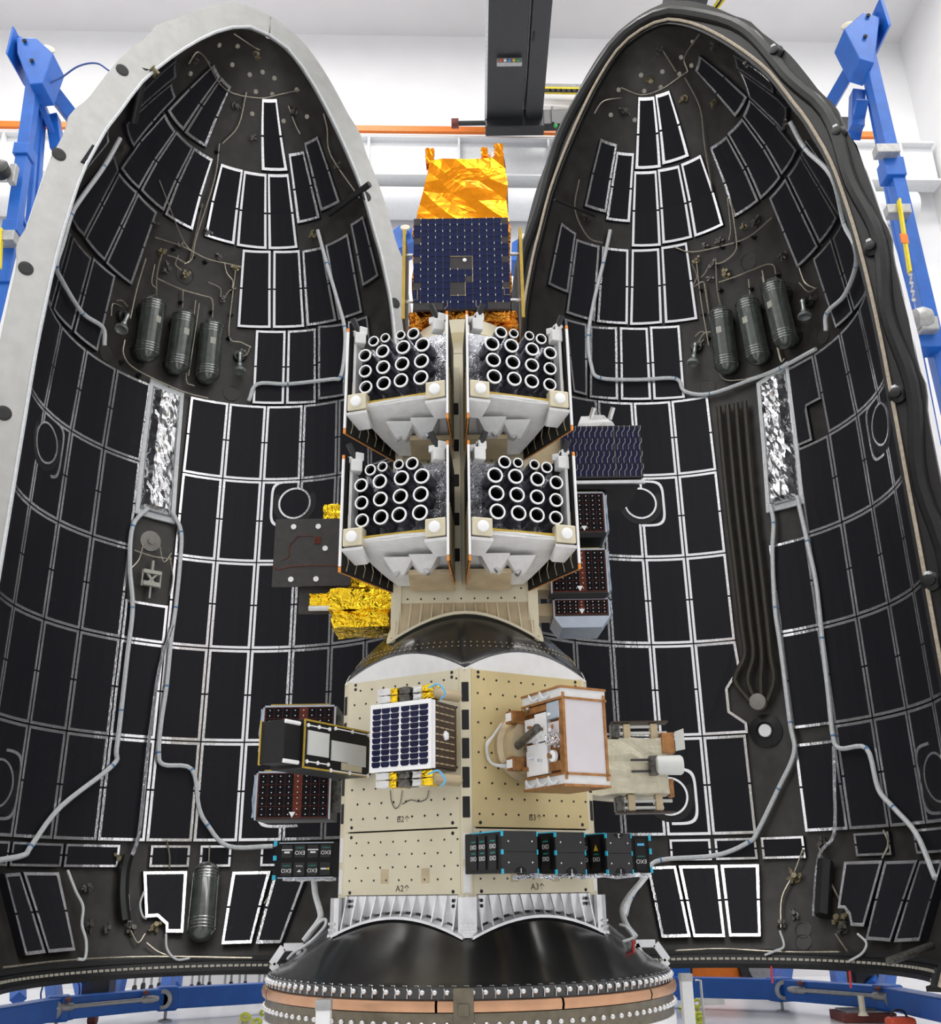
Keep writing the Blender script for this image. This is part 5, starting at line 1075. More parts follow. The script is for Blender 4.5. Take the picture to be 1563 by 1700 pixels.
# copper-trimmed satellite on the right front plate
DF = 0.60
xa, zt = hpx(TH3, 936, 1157, DF); xb, zb = hpx(TH3, 1008, 1288, DF)
cs = thing('copper_trim_satellite', 'satellite with lilac-grey radiator face and copper trim, on right front plate', 'satellite', hp(TH3, (xa + xb) / 2, 0.006, zb))
hbox(MB(), TH3, xa + .02, xb - .02, .16, DF - .03, zb + .02, zt - .02).build('body', 'copper_trim', cs)
hbox(MB(), TH3, xa, xb, DF - .03, DF, zb, zt).build('radiator', 'radiator_lilac', cs, label='lilac-grey radiator panel')
for (a, b, c, d) in ((xa - .015, xa + .003, zb - .03, zt + .03), (xb - .003, xb + .015, zb - .03, zt + .03)): hbox(MB(), TH3, a, b, DF - .04, DF + .006, c, d).build('trim_bar', 'copper_trim', cs)
for (c, d) in ((zb - .055, zb - .004), (zt + .004, zt + .055)):
    hbox(MB(), TH3, xa - .02, xb + .02, .18, DF, c, d).build('trim_shelf', 'sat_white', cs)
    for dd in ((c - .014, c), (d, d + .014)): hbox(MB(), TH3, xa - .025, xb + .025, .17, DF + .006, *dd).build('trim_edge', 'copper_trim', cs)
L_ = lambda a, b, c, d, th_, mt, nm: hbox(MB(), TH3, xa - th_, xa + .02, a, b, zb + (zt - zb) * c, zb + (zt - zb) * d).build(nm, mt, cs, bevel=.004)
L_(.44, .57, .74, .97, .02, 'radiator_blue', 'small_radiator'); L_(.19, .42, .04, .46, .012, 'rim_white', 'white_panel'); L_(.30, .43, .48, .86, .016, 'rim_white', 'white_panel'); L_(.18, .29, .50, .82, .010, 'rim_white', 'white_panel')
L_(.44, .56, .06, .18, .016, 'copper_trim', 'copper_patch'); L_(.18, .44, .88, .97, .014, 'copper_trim', 'copper_patch'); L_(.46, .55, .40, .54, .05, 'silver_foil_fine', 'foil_lump'); L_(.45, .56, .54, .70, .018, 'radiator_lilac', 'white_panel')
MB().lathe(hp(TH3, xa - .012, .50, zb + (zt - zb) * .25), -tng(TH3), [(.034, 0), (.034, .02), (.02, .024)], 18).build('round_cap', 'rim_white', cs, smooth=True)
MB().cyl(hp(TH3, xa - .05, .14, zb + (zt - zb) * .46), hp(TH3, xa - .10, .46, zb + (zt - zb) * .62), .026, 14).build('mast', 'valve_metal', cs, smooth=True)
for z in (zb + .06, zt - .10):
    hbox(MB(), TH3, xa - .10, xa + .0, .10, .18, z, z + .08).build('corner_bracket', 'copper_trim', cs, bevel=.006); hbox(MB(), TH3, xa - .105, xa - .08, .11, .17, z + .015, z + .065).build('bracket_pad', 'rim_white', cs)
MB().lathe(hp(TH3, (xa + xb) / 2 - .05, 0.006, (zt + zb) / 2), nrm(TH3), [(.22, 0), (.22, .03), (.19, .05), (.19, .16)], 32).build('separation_ring', 'plate_tan', cs, smooth=True)
m = MB()
for k in range(2): m.tube(catmull([hp(TH3, xa - .02, .10, zb + .10 - k * .02), hp(TH3, xa - .16, .03, zb + .11), hp(TH3, xa - .20, .03, zb + .20 + .02 * k), hp(TH3, xa - .15, .03, zb + .28), hp(TH3, xa - .10, .06, zb + .36)], 6), .008, 6)
m.build('wire_loop', 'cable_white', cs, smooth=True, kind='stuff')
for k in range(5):
    hbox(MB(), TH3, xb + .035, xb + .09, DF - .10 - .018 * k, DF - .092 - .018 * k, zb - .01, zt + .02).build('panel_leaf', 'wing_back' if k % 2 else 'kapton_yellow', cs)
for z in (zb + .02, zt - .06): hbox(MB(), TH3, xb, xb + .05, DF - .18, DF - .05, z, z + .04).build('leaf_hinge', 'copper_trim', cs)
rdc = random.Random(21)
for k in range(16):
    d_, z_ = rdc.uniform(.18, .54), zb + (zt - zb) * rdc.uniform(.03, .97); w_ = rdc.uniform(.012, .03)
    hbox(MB(), TH3, xa - rdc.uniform(.02, .045), xa + .01, d_, d_ + w_, z_, z_ + rdc.uniform(.012, .035)).build('fitting', ('copper_trim', 'rim_white', 'valve_brass', 'silver_foil_fine')[k % 4], cs, bevel=.003)
for k in range(5):
    z_ = (zb - .03, zt + .03)[k % 2]; m = MB(); q0 = .22 + .06 * k
    m.tube(catmull([hp(TH3, xa - .02, q0, z_), hp(TH3, xa - .05, q0 + .02, z_ + .02), hp(TH3, xa - .05, q0 + .06, z_ - .02), hp(TH3, xa - .02, q0 + .08, z_)], 5), .007, 6); m.build('wire', 'cable_white', cs, smooth=True)
# cream satellite on the right face
r = rect(1024, 1226, 1113, 1318, 6.9)
cm = thing('cream_satellite', 'cream blanket-wrapped satellite with grey cylinder, far right of hexagonal ring', 'satellite', (r[0], 7.1, r[2] + H - .1))
crumple(wbox(HX.x + HA + .001, r[1], 6.9, 7.4, r[2], r[3]), .010, 6, 11).build('body', 'sat_cream', cm)
q = rect(1086, 1254, 1131, 1288, 6.86); zc_ = (q[2] + q[3]) / 2 + H
MB().lathe((q[0], 6.84, zc_), (1, 0, 0), [(.05, 0), (.063, .01), (.066, .17), (.055, .185)], 24).build('grey_cylinder', 'patch_pale', cm, smooth=True)
MB().box((q[0] - .01, 6.85, zc_), (.06, .08, .13)).build('cylinder_clamp', 'valve_metal', cm, bevel=.008)
for z in (zc_ - .035, zc_ + .04): MB().cyl((q[0] - .16, 6.86, z), (q[0], 6.86, z), .008, 8).build('strut', 'black_plastic', cm)
q = rect(1098, 1216, 1122, 1250, 6.88); wbox(q[0], q[1], 6.88, 7.0, q[2], q[3]).build('sensor_box', 'copper_trim', cm, bevel=.004)
m = MB(); m.hexa([(q[1], 6.86, q[2] + .01 + H), (q[1] + .06, 6.84, q[2] + .02 + H), (q[1] + .06, 6.85, q[2] + .02 + H), (q[1], 6.87, q[2] + .01 + H), (q[1], 6.86, q[3] + H), (q[1] + .06, 6.84, q[3] + .02 + H), (q[1] + .06, 6.85, q[3] + .02 + H), (q[1], 6.87, q[3] + H)]); m.build('sensor_flap', 'patch_pale', cm)
for zz_, s_ in ((r[3], 1), (r[2], -1)):
    for k, dz_ in enumerate((.04, .085)): MB().cyl((r[0] + .0, 6.95, zz_ + s_ * dz_ + H), (r[1] + .02 - .06 * k, 6.95, zz_ + s_ * dz_ + H), .012, 8).build('guide_rail', 'patch_pale', cm, smooth=True)
    for x in (r[0] + .08, r[1] - .07): MB().box((x, 6.97, zz_ + s_ * .05 + H), (.05, .08, .11)).build('rail_block', 'plate_tan', cm, bevel=.006)
    wbox(r[0] - .02, r[1] + .03, 6.92, 7.05, zz_ + s_ * .115 - .006, zz_ + s_ * .115 + .006).build('rail_plate', 'board_brown', cm)
    MB().box((r[0] + .0, 6.98, zz_ + s_ * .06 + H), (.06, .1, .10)).build('rail_motor', 'valve_metal', cm, bevel=.008)
wbox(r[1], r[1] + .03, 6.9, 6.98, r[2] - .02, r[2] + .10).build('tag_block', 'copper_trim', cm, bevel=.004)
# ---- launch pods with printed logos
EXO = text_mesh('print_exo', 'EXO', .034, 'white_print'); LAU = text_mesh('print_launch', 'LAUNCH', .0125, 'teal_print'); ONE = text_mesh('print_1', '1', .035, 'white_print'); TWO = text_mesh('print_2', '2', .035, 'white_print'); TAL = text_mesh('print_talos', 'TALOS', .015, 'white_print'); FOUR = text_mesh('print_4', '4', .035, 'white_print')
def put(parent, me, loc, xa_, n, flip=True):
    xa_ = Vector(xa_) * (-1 if flip else 1); o = bpy.data.objects.new(me.name.split('.')[0], me); C.objects.link(o); o.parent = parent; o.matrix_local = frame(Vector(loc) - ORG[parent], xa_, n); return o
r = rect(464, 1399, 560, 1457, 6.98)
pd = thing('launch_pod', 'flat black deployer pod with eight printed logo doors, left of hexagonal ring', 'deployer pod', ((r[0] + r[1]) / 2, 7.1, r[2] + H), group='logo deployer pods')
wbox(r[0] - .025, HX.x - HA - .004, 6.99, 7.3, r[2], r[3]).build('body', 'pod_black', pd)
for z in (r[2], r[3] - .006): wbox(r[0], r[1] - .03, 6.975, 6.985, z, z + .006).build('rail', 'radiator_blue', pd)
w = (r[1] - r[0] - .05) / 4; h = (r[3] - r[2]) / 2
for j in range(2):
    for i in range(4):
        x, z = r[0] + .015 + w * i, r[2] + h * j
        d = wbox(x + .004, x + w - .010, 6.98, 6.99, z + .014, z + h - .014).build('logo_door', 'pod_gray', pd, bevel=.004)
        cx, cz = x + w / 2 - .003, z + h / 2 + H
        if (i + j) % 2 == 0 and not (j == 0 and i == 3):
            put(d, EXO, (cx, 6.979, cz - .008), X, (0, -1, 0)); put(d, LAU, (cx, 6.979, cz + .022), X, (0, -1, 0))
        elif (i, j) == (1, 0): put(d, TAL, (cx, 6.979, cz + .02), X, (0, -1, 0)); MB().prism([(cx - .015, 6.979, cz - .018), (cx + .015, 6.979, cz - .018), (cx, 6.979, cz - .002)], (0, -.001, 0)).build('print_mark', 'white_print', d)
        elif (i, j) == (3, 0): wbox(cx - .03, cx + .01, 6.978, 6.98, cz - .004 - H, cz + .006 - H).build('print_bar', 'white_print', d); wbox(cx + .014, cx + .026, 6.978, 6.98, cz - .006 - H, cz + .008 - H).build('print_mark', 'yellow_print', d)
        else: wbox(cx - .036, cx + .036, 6.978, 6.98, cz + .006 - H, cz + .013 - H).build('print_bar', 'white_print', d); wbox(cx - .018, cx + .018, 6.978, 6.98, cz - .012 - H, cz - .001 - H).build('print_mark', 'white_print', d)
for z in (r[2] - .01, (r[2] + r[3]) / 2, r[3] - .02): wbox(r[0] - .035, r[0] - .012, 6.97, 6.99, z, z + .03).build('cyan_clip', 'cyan_clip', pd)
DP = 0.44
PODS = [(834, 894, 1379, 1449, 'black deployer pod nearest the gold corner post, first of the front row'), (922, 974, 1381, 1450, 'middle black deployer pod in the row below the copper-trimmed satellite'), (1006, 1052, 1383, 1450, 'rightmost black deployer pod of the front row, marked with a 2')]
for k, (ua, ub, va, vb, lab) in enumerate(PODS):
    x0, zt = hpx(TH3, ua, va, DP); x1, zb = hpx(TH3, ub, vb, DP)
    pd = thing('launch_pod', lab, 'deployer pod', hp(TH3, (x0 + x1) / 2, .006, zb), group='logo deployer pods')
    hbox(MB(), TH3, x0 + .004, x1 - .004, .006, DP - .012, zb, zt).build('body', 'pod_black', pd, bevel=.003)
    zm = (zt + zb) / 2; xm = (x0 + x1) / 2
    for za, zz_ in ((zb, zm - .001), (zm + .001, zt)):
        dr = hbox(MB(), TH3, x0, x1, DP - .012, DP, za, zz_).build('door_half', 'pod_gray', pd)
        m = MB()
        for i in (-1, 1): m.lathe(hp(TH3, xm + i * (x1 - x0) * .34, DP, za + (zz_ - za) * .5), nrm(TH3), [(.005, 0), (.005, .003)], 6)
        m.build('door_screw', 'bolt_steel', dr, kind='stuff')
    tb = MB().prism([hp(TH3, xm + .038 * math.cos(a), DP, zb + .034 * math.sin(a)) for a in [math.pi * i / 10 for i in range(11)]], nrm(TH3) * .003).build('number_tab', 'pod_black', pd)
    put(tb, ONE, hp(TH3, xm, DP + .004, zb + .014), tng(TH3), nrm(TH3))
    if k == 2: tb = MB().prism([hp(TH3, xm + .034 * math.cos(a), DP, zt - .03 * math.sin(a)) for a in [math.pi * i / 10 for i in range(11)]], nrm(TH3) * .003).build('number_tab', 'pod_black', pd); put(tb, TWO, hp(TH3, xm, DP + .004, zt - .014), tng(TH3), nrm(TH3))
    for x in (x0 - .004, x1 - .006):
        for z in (zb - .004, zm - .014, zt - .028): hbox(MB(), TH3, x + .001, x + .008, DP - .014, DP + .004, z, z + .026).build('cyan_clip', 'cyan_clip', pd)
    # printed side
    for i, dd in enumerate((DP - .10, DP - .22, DP - .32)):
        sd = hbox(MB(), TH3, x0 - .004, x0 + .004, dd - .045, dd + .035, zb + .02, zt - .02).build('side_strip', 'box_black', pd)
        if i < 2 or k == 0:
            for zz_ in (zb + .08, zt - .08):
                if k == 2 and zz_ > zm and i == 0: m = MB().prism([hp(TH3, x0 - .005, dd - .022, zz_ - .018), hp(TH3, x0 - .005, dd + .022, zz_ - .018), hp(TH3, x0 - .005, dd, zz_ + .02)], -tng(TH3) * .001); m.build('warning_triangle', 'yellow_print', sd); continue
                put(sd, EXO, hp(TH3, x0 - .005, dd, zz_), nrm(TH3) * -1, tng(TH3) * -1); put(sd, LAU, hp(TH3, x0 - .005, dd, zz_ + .03), nrm(TH3) * -1, tng(TH3) * -1)
    hbox(MB(), TH3, x0 - .003, x0 + .01, .10, DP - .02, zt - .004, zt + .003).build('rail', 'cyan_clip', pd)
r = rect(1056, 1388, 1076, 1449, 6.75)
pd = thing('launch_pod', 'narrow black deployer pod with cyan clips, far right behind the front row', 'deployer pod', (.95, 6.85, r[2] + H), group='logo deployer pods')
wbox(HX.x + HA + .004, r[1] + .02, 6.76, 7.05, r[2], r[3]).build('body', 'pod_black', pd, bevel=.003)
sd = wbox(r[0] - .01, r[1] - .005, 6.75, 6.76, r[2] + .015, r[3] - .015).build('logo_door', 'box_black', pd); put(sd, EXO, ((r[0] + r[1]) / 2 - .005, 6.749, r[2] + .07 + H), X, (0, -1, 0)); put(sd, LAU, ((r[0] + r[1]) / 2 - .005, 6.749, r[2] + .10 + H), X, (0, -1, 0))
wbox((r[0] + r[1]) / 2 - .025, (r[0] + r[1]) / 2 + .02, 6.748, 6.75, r[3] - .06, r[3] - .045).build('blue_print', 'wire_blue', pd)
for z in (r[2], (r[2] + r[3]) / 2, r[3] - .03): wbox(r[1] + .018, r[1] + .034, 6.74, 6.77, z, z + .034).build('cyan_clip', 'cyan_clip', pd)
for lab, th_, x0, x1, d, z in (('silver foil cable bundle along the foot of the front pod row', TH3, -.40, .56, DP - .05, hpx(TH3, 900, 1453, DP)[1]), ('silver foil cable bundle under the flat logo pod', THL, -.02, .10, .2, None)):
    if z is None: q_ = [at(470 + i * 11, 1459 + (i % 2), 6.99) for i in range(9)]
    else: q_ = [hp(th_, x0 + (x1 - x0) * i / 12, d + .02 * (i % 2), z - .012 + .006 * (i % 3)) for i in range(13)]
    o = MB().tube(q_, .014, 6).build('foil_bundle', 'silver_foil_fine', None); tag(o, lab, 'cable')
# ---- loose harnesses beside the cone
def harness(label, pts, Y, r, mat='cable_white'):
    o = MB().tube(catmull([at(u, v, y) for u, v, y in pts], 6), r, 8).build('cable_harness', mat, None, smooth=True); tag(o, label, 'cable'); return o
harness('pale cable harness hanging from logo pod beside the cone, left', [(521, 1458, 7.05), (524, 1485, 7.05), (532, 1515, 7.0), (530, 1528, 6.95), (514, 1550, 6.9), (505, 1562, 6.9)], 7, .020)
harness('looped thin white cable on the left flank of the cone', [(512, 1552, 6.9), (532, 1530, 6.85), (541, 1527, 6.85), (538, 1540, 6.8), (515, 1564, 6.8), (490, 1580, 6.85), (478, 1592, 6.9)], 7, .010)
harness('pale cable harness running down to the right flank of the cone', [(1078, 1448, 7.3), (1062, 1468, 7.2), (1045, 1488, 7.15), (1034, 1510, 7.1), (1040, 1535, 7.0), (1056, 1556, 6.95)], 7, .020)
harness('looped thin white cable on the right flank of the cone', [(1030, 1535, 6.85), (1042, 1540, 6.8), (1052, 1555, 6.8), (1038, 1562, 6.8), (1022, 1566, 6.8), (1010, 1560, 6.85)], 7, .009)
o = MB(); a, b = at(1052, 1560, 6.72), at(1052, 1596, 6.72); o.bar(a, b, .035, .012); tag(o.build('red_strap', 'strap_red'), 'red ribbon tag hanging on the right flank of cone', 'tag')

# ================================================================== the hall's fittings
M('blue_paint', (0.010, 0.115, 0.48), 0.38, var=0.10, scale=5, bump=0.02, bscale=120)
M('blue_dark', (0.008, 0.05, 0.24), 0.4, var=0.1)
M('steel_gray', (0.40, 0.40, 0.39), 0.4, 0.4, var=0.15)
M('pad_cream', (0.55, 0.51, 0.40), 0.55, var=0.08)
M('strap_yellow', (0.78, 0.62, 0.02), 0.6, var=0.1)
M('chain_green', (0.42, 0.46, 0.04), 0.5, var=0.2, scale=60)
M('tug_orange', (0.85, 0.20, 0.01), 0.42, var=0.06)
M('tyre', (0.30, 0.30, 0.31), 0.6, var=0.2)
M('tyre_black', (0.015, 0.015, 0.016), 0.6)
M('crate_red', (0.16, 0.035, 0.025), 0.55, var=0.2)
M('red_plastic', (0.62, 0.08, 0.03), 0.4)
M('led_red', (0.7, 0.10, 0.03), 0.4); M('led_blue', (0.08, 0.25, 0.65), 0.4); M('led_yellow', (0.75, 0.50, 0.05), 0.4); M('led_green', (0.05, 0.40, 0.10), 0.4)
def wl(x, z, off): return Vector((x, wall_y(x) - off, z))
# ---- crane rail, runway beam and duct along the far wall
RZ = 17.5 + ZO
m = MB(); m.bar(wl(-15.5, RZ, .75), wl(9.6, RZ, .75), .09, .15); tag(m.build('conductor_rail', 'rail_orange'), 'thin orange conductor rail running along the far wall', 'rail')
rw = thing('runway_beam', 'long white crane runway beam below the orange rail', 'beam', wl(0, RZ - 1.3, .6))
m = MB(); m.bar(wl(-15.5, RZ - .65, .52), wl(10.9, RZ - .65, .52), .06, 1.0); m.build('beam_web', 'beam_white', rw)
for z in (RZ - .14, RZ - 1.2): m = MB(); m.bar(wl(-15.5, z, .5), wl(10.9, z, .5), .42, .05); m.build('beam_flange', 'beam_white', rw)
for i in range(13): x = -14.5 + i * 2.05; m = MB(); m.bar(wl(x, RZ - 1.18, .6), wl(x, RZ - .16, .6), .05, .20, up=(0, 1, 0)); m.build('stiffener', 'beam_white', rw)
m = MB().cyl(wl(-15.5, RZ - 1.85, .5), wl(10.2, RZ - 1.85, .5), .36, 24); tag(m.build('air_duct', 'beam_white', None, smooth=True), 'fat white round air duct under the runway beam', 'duct')
m = MB(); m.bar(wl(8.6, RZ + .42, .45), wl(9.15, RZ + .42, .45), .22, .62); tag(m.build('wall_box', 'crane_black', None, bevel=.03), 'small dark box on the wall above the orange rail end', 'box')
# ---- overhead crane
ZG = at(840, 205, 17.5).z
def gx(u, v): r = ray(u, v); k = (ZG - H) / r[2]; return r[0] * k
cr_ = thing('bridge_crane', 'black overhead bridge crane with twin girders above the orange satellite', 'crane', (gx(840, 205), 17.5, ZG))
x0, x1 = gx(809, 200), gx(868, 200)
MB().hexa([(x0, 17.55, ZG), (x1, 17.55, ZG), (x1, 6, ZG), (x0, 6, ZG), (x0, 17.55, ZG + 1.3), (x1, 17.55, ZG + 1.3), (x1, 6, ZG + 1.3), (x0, 6, ZG + 1.3)]).build('girder', 'crane_black', cr_)
MB().box((x0 - .03, 11.8, ZG + .05), (.05, 11.5, .10)).build('girder_edge', 'crane_edge', cr_)
x2, x3 = gx(873, 195), gx(901, 195)
MB().box(((x2 + x3) / 2, 11.8, ZG + .45), (x3 - x2, 11.5, .9)).build('girder', 'crane_black', cr_)
MB().box((x1 + .06, 11.8, ZG + .5), (.05, 11.5, .3)).build('girder_edge', 'crane_edge', cr_)
MB().box(((x0 + x3) / 2, 17.5, ZG + .02), (x3 - x0 + .08, .30, .5)).build('end_truck', 'crane_black', cr_, bevel=.03)
x4 = gx(1040, 198)
MB().box(((x3 + x4) / 2, 17.55, ZG + .12), (x4 - x3, .22, .42)).build('end_carriage', 'crane_black', cr_, bevel=.02)
for i in range(4): MB().box((x3 + (x4 - x3) * (i + .5) / 4, 17.42, ZG + .12), (.05, .12, .44)).build('carriage_stiffener', 'crane_black', cr_)
bx = gx(757, 197); MB().cyl((bx, 17.5, ZG + .02), (x0, 17.5, ZG + .02), .055, 12).build('buffer_rod', 'crane_black', cr_); MB().cyl((bx - .10, 17.5, ZG + .02), (bx + .06, 17.5, ZG + .02), .11, 14).build('buffer_pad', 'crate_red', cr_, smooth=True)
p = at_z(846, 103, ZG - .06); lp = MB().box((p.x, p.y, ZG - .05), (.52, .10, .16)).build('lamp_panel', 'steel_gray', cr_, bevel=.01)
for i, c_ in enumerate(('led_red', 'white_paint', 'led_blue', 'led_yellow', 'led_green')): MB().lathe((p.x - .18 + i * .09, p.y - .05, ZG - .07), (0, -1, -.6), [(.03, 0), (.03, .03), (.01, .05)], 12).build('signal_lamp', c_, lp, smooth=True)
for k in range(5):
    x = x1 + .10; y = 8 + k * 2.2; MB().tube(catmull([(x, y, ZG + .25), (x + .02, y + .5, ZG - .02), (x, y + 1.0, ZG + .25)], 5), .02, 6).build('festoon_cable', 'cable_black', cr_, smooth=True)
fx = [gx(920, 222), gx(962, 222)]
cb = MB()
for k in range(4): cb.tube([(fx[0], 17.45, ZG - .25 - .05 * k), (fx[0] + .2, 17.45, ZG - .32 - .05 * k), (fx[1] - .2, 17.45, ZG - .32 - .05 * k), (fx[1] + .3, 17.45, ZG - .20 - .05 * k)], .018, 6)
cb.build('cable_bundle', 'valve_metal', cr_, kind='stuff'); MB().box(((fx[0] + fx[1]) / 2, 17.45, ZG - .1), (.10, .08, .5)).build('cable_hanger', 'crane_black', cr_)
for x in fx: MB().ball((x, 17.42, ZG - .16), .05, 8).build('status_lamp', 'led_green', cr_)
x5, x6 = gx(1122, 0), gx(1176, 0)
h3 = thing('hoist_girder', 'black crane girder end above the right fairing tip', 'crane', ((x5 + x6) / 2, 14, ZG)); 
MB().box(((x5 + x6) / 2, 11.5, ZG + .5), (x6 - x5, 10, 1.0)).build('girder', 'crane_black', h3)
for k, c_ in enumerate(('strap_yellow', 'cable_black', 'strap_yellow')):
    MB().tube(catmull([(x6 + .15 + .1 * k, 13.0, ZG + .6), (x6 + .30 + .08 * k, 13.9, ZG + .15), (x6 + .12 + .04 * k, 14.6, ZG + .05), (x6 - .02, 14.9, ZG + .3)], 6), .022, 6).build('hoist_cable', c_, h3, smooth=True)
m = MB(); m.bar(at(905, 150, 18.4), at(1030, 152, 18.4), .1, .13); ws = m.build('warning_rail', 'strap_yellow'); tag(ws, 'thin yellow striped safety rail right of the crane girder', 'rail')
sm = MB()
for i in range(14): p = at(905, 150, 18.34).lerp(at(1030, 152, 18.34), (i + .5) / 14); sm.box(p, (.16, .03, .08))
sm.build('stripe', 'tyre_black', ws, kind='stuff')
m = MB(); m.bar(at(905, 145, 18.5), at(1030, 147, 18.5), .12, .12); m.build('rail_back', 'steel_gray', ws)

# ---- blue lifting frames
def to_floor(p, q): t = (0 - p.z) / (q.z - p.z); return p.lerp(q, t)
def poly(pts, Y, th): return MB().prism([at(u, v, Y) for u, v in pts], (0, th, 0))
def bluebar(parent, a, b, w=.22, nm='leg', mat='blue_paint', h=None): return MB().bar(a, b, w, h or w, up=(0, 1, 0)).build(nm, mat, parent, bevel=.012)
YL = 12.7
lt = thing('lifting_frame', 'tall blue steel lifting frame left of the left fairing half', 'lifting frame', to_floor(at(60, 130, YL), at(8, 500, YL)), group='blue lifting frames')
poly([(27, 62), (60, 63), (88, 88), (70, 138), (49, 140), (28, 88)], YL - .25, .5).build('head_bracket', 'blue_paint', lt, bevel=.015)
poly([(9, 88), (20, 42), (23, 44), (12, 90)], YL - .35, .7).build('end_plate', 'blue_paint', lt, bevel=.008); poly([(17, 74), (21, 56), (40, 63), (38, 82)], YL - .15, .3).build('bracket_arm', 'blue_paint', lt)
MB().lathe(at(80, 84, YL - .15), (.45, -.8, .3), [(.03, -.12), (.03, 0), (.10, .01), (.10, .04), (.08, .05)], 16).build('rest_pad', 'pad_cream', lt, smooth=True)
for u, v in ((53, 101), (41, 68)): MB().lathe(at(u, v, YL - .27), (0, -1, 0), [(.035, 0), (.035, .02), (.02, .022)], 10).build('bolt_hole', 'hole_black', lt)
a = at(57, 135, YL); bluebar(lt, a, to_floor(a, at(6, 500, YL)), .19)
for f, w in ((.105, .30), (.21, .30), (.275, .30)): q = a.lerp(to_floor(a, at(6, 500, YL)), f); MB().box(q, (.25, .28, .22)).build('sleeve', 'blue_paint', lt, bevel=.015)
a = at(66, 140, YL + .4); bluebar(lt, a, to_floor(a, at(48, 370, YL + .4)), .09)
a = at(70, 180, YL + .6); bluebar(lt, a, to_floor(a, at(58, 340, YL + .6)), .13)
bluebar(lt, at(74, 135, YL + .2), at(126, 202, YL + .8), .22, 'diagonal_brace'); bluebar(lt, at(66, 165, YL + .3), at(100, 250, YL + .9), .10, 'diagonal_brace', h=.25)
bluebar(lt, at(88, 195, YL + .7), at(96, 250, YL + .7), .20, 'bracket_post'); bluebar(lt, at(24, 340, YL), at(62, 430, YL + .6), .12, 'diagonal_brace'); bluebar(lt, at(36, 405, YL + .5), at(0, 540, YL + .5), .14, 'diagonal_brace')
MB().tube(catmull([at(72, 142, YL - .1), at(100, 130, YL), at(130, 110, YL), at(160, 105, YL), at(182, 118, YL)], 6), .016, 6).build('air_line', 'blue_dark', lt, smooth=True)
MB().lathe(at(3, 290, YL - .3), (0, -1, .2), [(.14, 0), (.16, .05), (.16, .16), (.08, .2)], 18).build('cable_reel', 'black_plastic', lt, smooth=True); MB().box(at(22, 290, YL - .25), (.10, .12, .34)).build('reel_bracket', 'steel_gray', lt, bevel=.01)
MB().box(at(14, 397, YL - .2), (.26, .22, .18)).build('clamp_block', 'steel_gray', lt, bevel=.01)
MB().bar(at(3, 380, YL - .3), at(0, 445, YL - .3), .06, .03).build('lifting_strap', 'strap_yellow', lt, label='yellow strap')
rt = thing('lifting_frame', 'tall blue steel lifting frame right of the right fairing half', 'lifting frame', to_floor(at(1440, 95, YL), at(1505, 370, YL)), group='blue lifting frames')
poly([(1402, 48), (1434, 20), (1462, 28), (1452, 105), (1428, 98)], YL - .25, .5).build('head_bracket', 'blue_paint', rt, bevel=.015)
poly([(1461, -4), (1466, -6), (1481, 40), (1476, 43)], YL - .35, .7).build('end_plate', 'blue_paint', rt, bevel=.008); poly([(1450, 24), (1466, 12), (1473, 30), (1460, 42)], YL - .15, .3).build('bracket_arm', 'blue_paint', rt)
MB().lathe(at(1408, 45, YL - .15), (-.45, -.8, .3), [(.03, -.12), (.03, 0), (.10, .01), (.10, .04), (.08, .05)], 16).build('rest_pad', 'pad_cream', rt, smooth=True)
for u, v in ((1437, 61), (1442, 26)): MB().lathe(at(u, v, YL - .27), (0, -1, 0), [(.035, 0), (.035, .02), (.02, .022)], 10).build('bolt_hole', 'hole_black', rt)
a = at(1441, 92, YL); fl = to_floor(a, at(1508, 380, YL)); bluebar(rt, a, fl, .20)
for u, v, d in ((1481, 285, .32),): MB().box(at(u, v, YL), (d, .30, .35)).build('sleeve', 'blue_paint', rt, bevel=.015)
for u, v in ((1472, 252), (1490, 352)): cb = MB().box(at(u, v, YL - .2), (.36, .2, .16)).build('clamp_block', 'steel_gray', rt, bevel=.01)
a = at(1436, 110, YL + .5); bluebar(rt, a, to_floor(a, at(1478, 330, YL + .5)), .10); a = at(1455, 200, YL + .6); bluebar(rt, a, to_floor(a, at(1540, 560, YL + .6)), .10)
bluebar(rt, at(1426, 92, YL + .2), at(1378, 175, YL + .9), .20, 'diagonal_brace'); bluebar(rt, at(1432, 165, YL + .4), at(1418, 232, YL + .9), .20, 'diagonal_brace', h=.12); bluebar(rt, at(1424, 155, YL + .7), at(1422, 215, YL + .7), .22, 'bracket_post')
MB().bar(at(1493, 332, YL - .35), at(1511, 452, YL - .35), .09, .03).build('lifting_strap', 'strap_yellow', rt, label='yellow strap with orange tag'); MB().box(at(1502, 396, YL - .4), (.12, .02, .16), .2).build('strap_tag', 'tug_orange', rt)
m = MB()
for k in range(7): p = at(1512 + k * .9, 456 + k * 7, YL - .35); m.lathe(p, (1, 0, 0) if k % 2 else (0, 1, 0), [(.022, -.006), (.032, -.006), (.032, .006), (.022, .006)], 8)
m.build('chain', 'steel_gray', rt, kind='stuff')
hs = at(1525, 528, YL - .35); MB().lathe(hs + Vector((-.25, 0, -.05)), (1, 0, .1), [(.06, 0), (.10, .03), (.10, .05), (.06, .08), (.06, .15), (.16, .2), (.18, .32), (.14, .42), (.05, .46)], 18).build('hoist_body', 'steel_gray', rt, smooth=True)
MB().box(hs + Vector((.12, .05, -.12)), (.26, .25, .22)).build('hoist_block', 'steel_gray', rt, bevel=.02); MB().box(at(1537, 560, YL - .1), (.34, .34, .5)).build('sleeve', 'blue_paint', rt, bevel=.015)
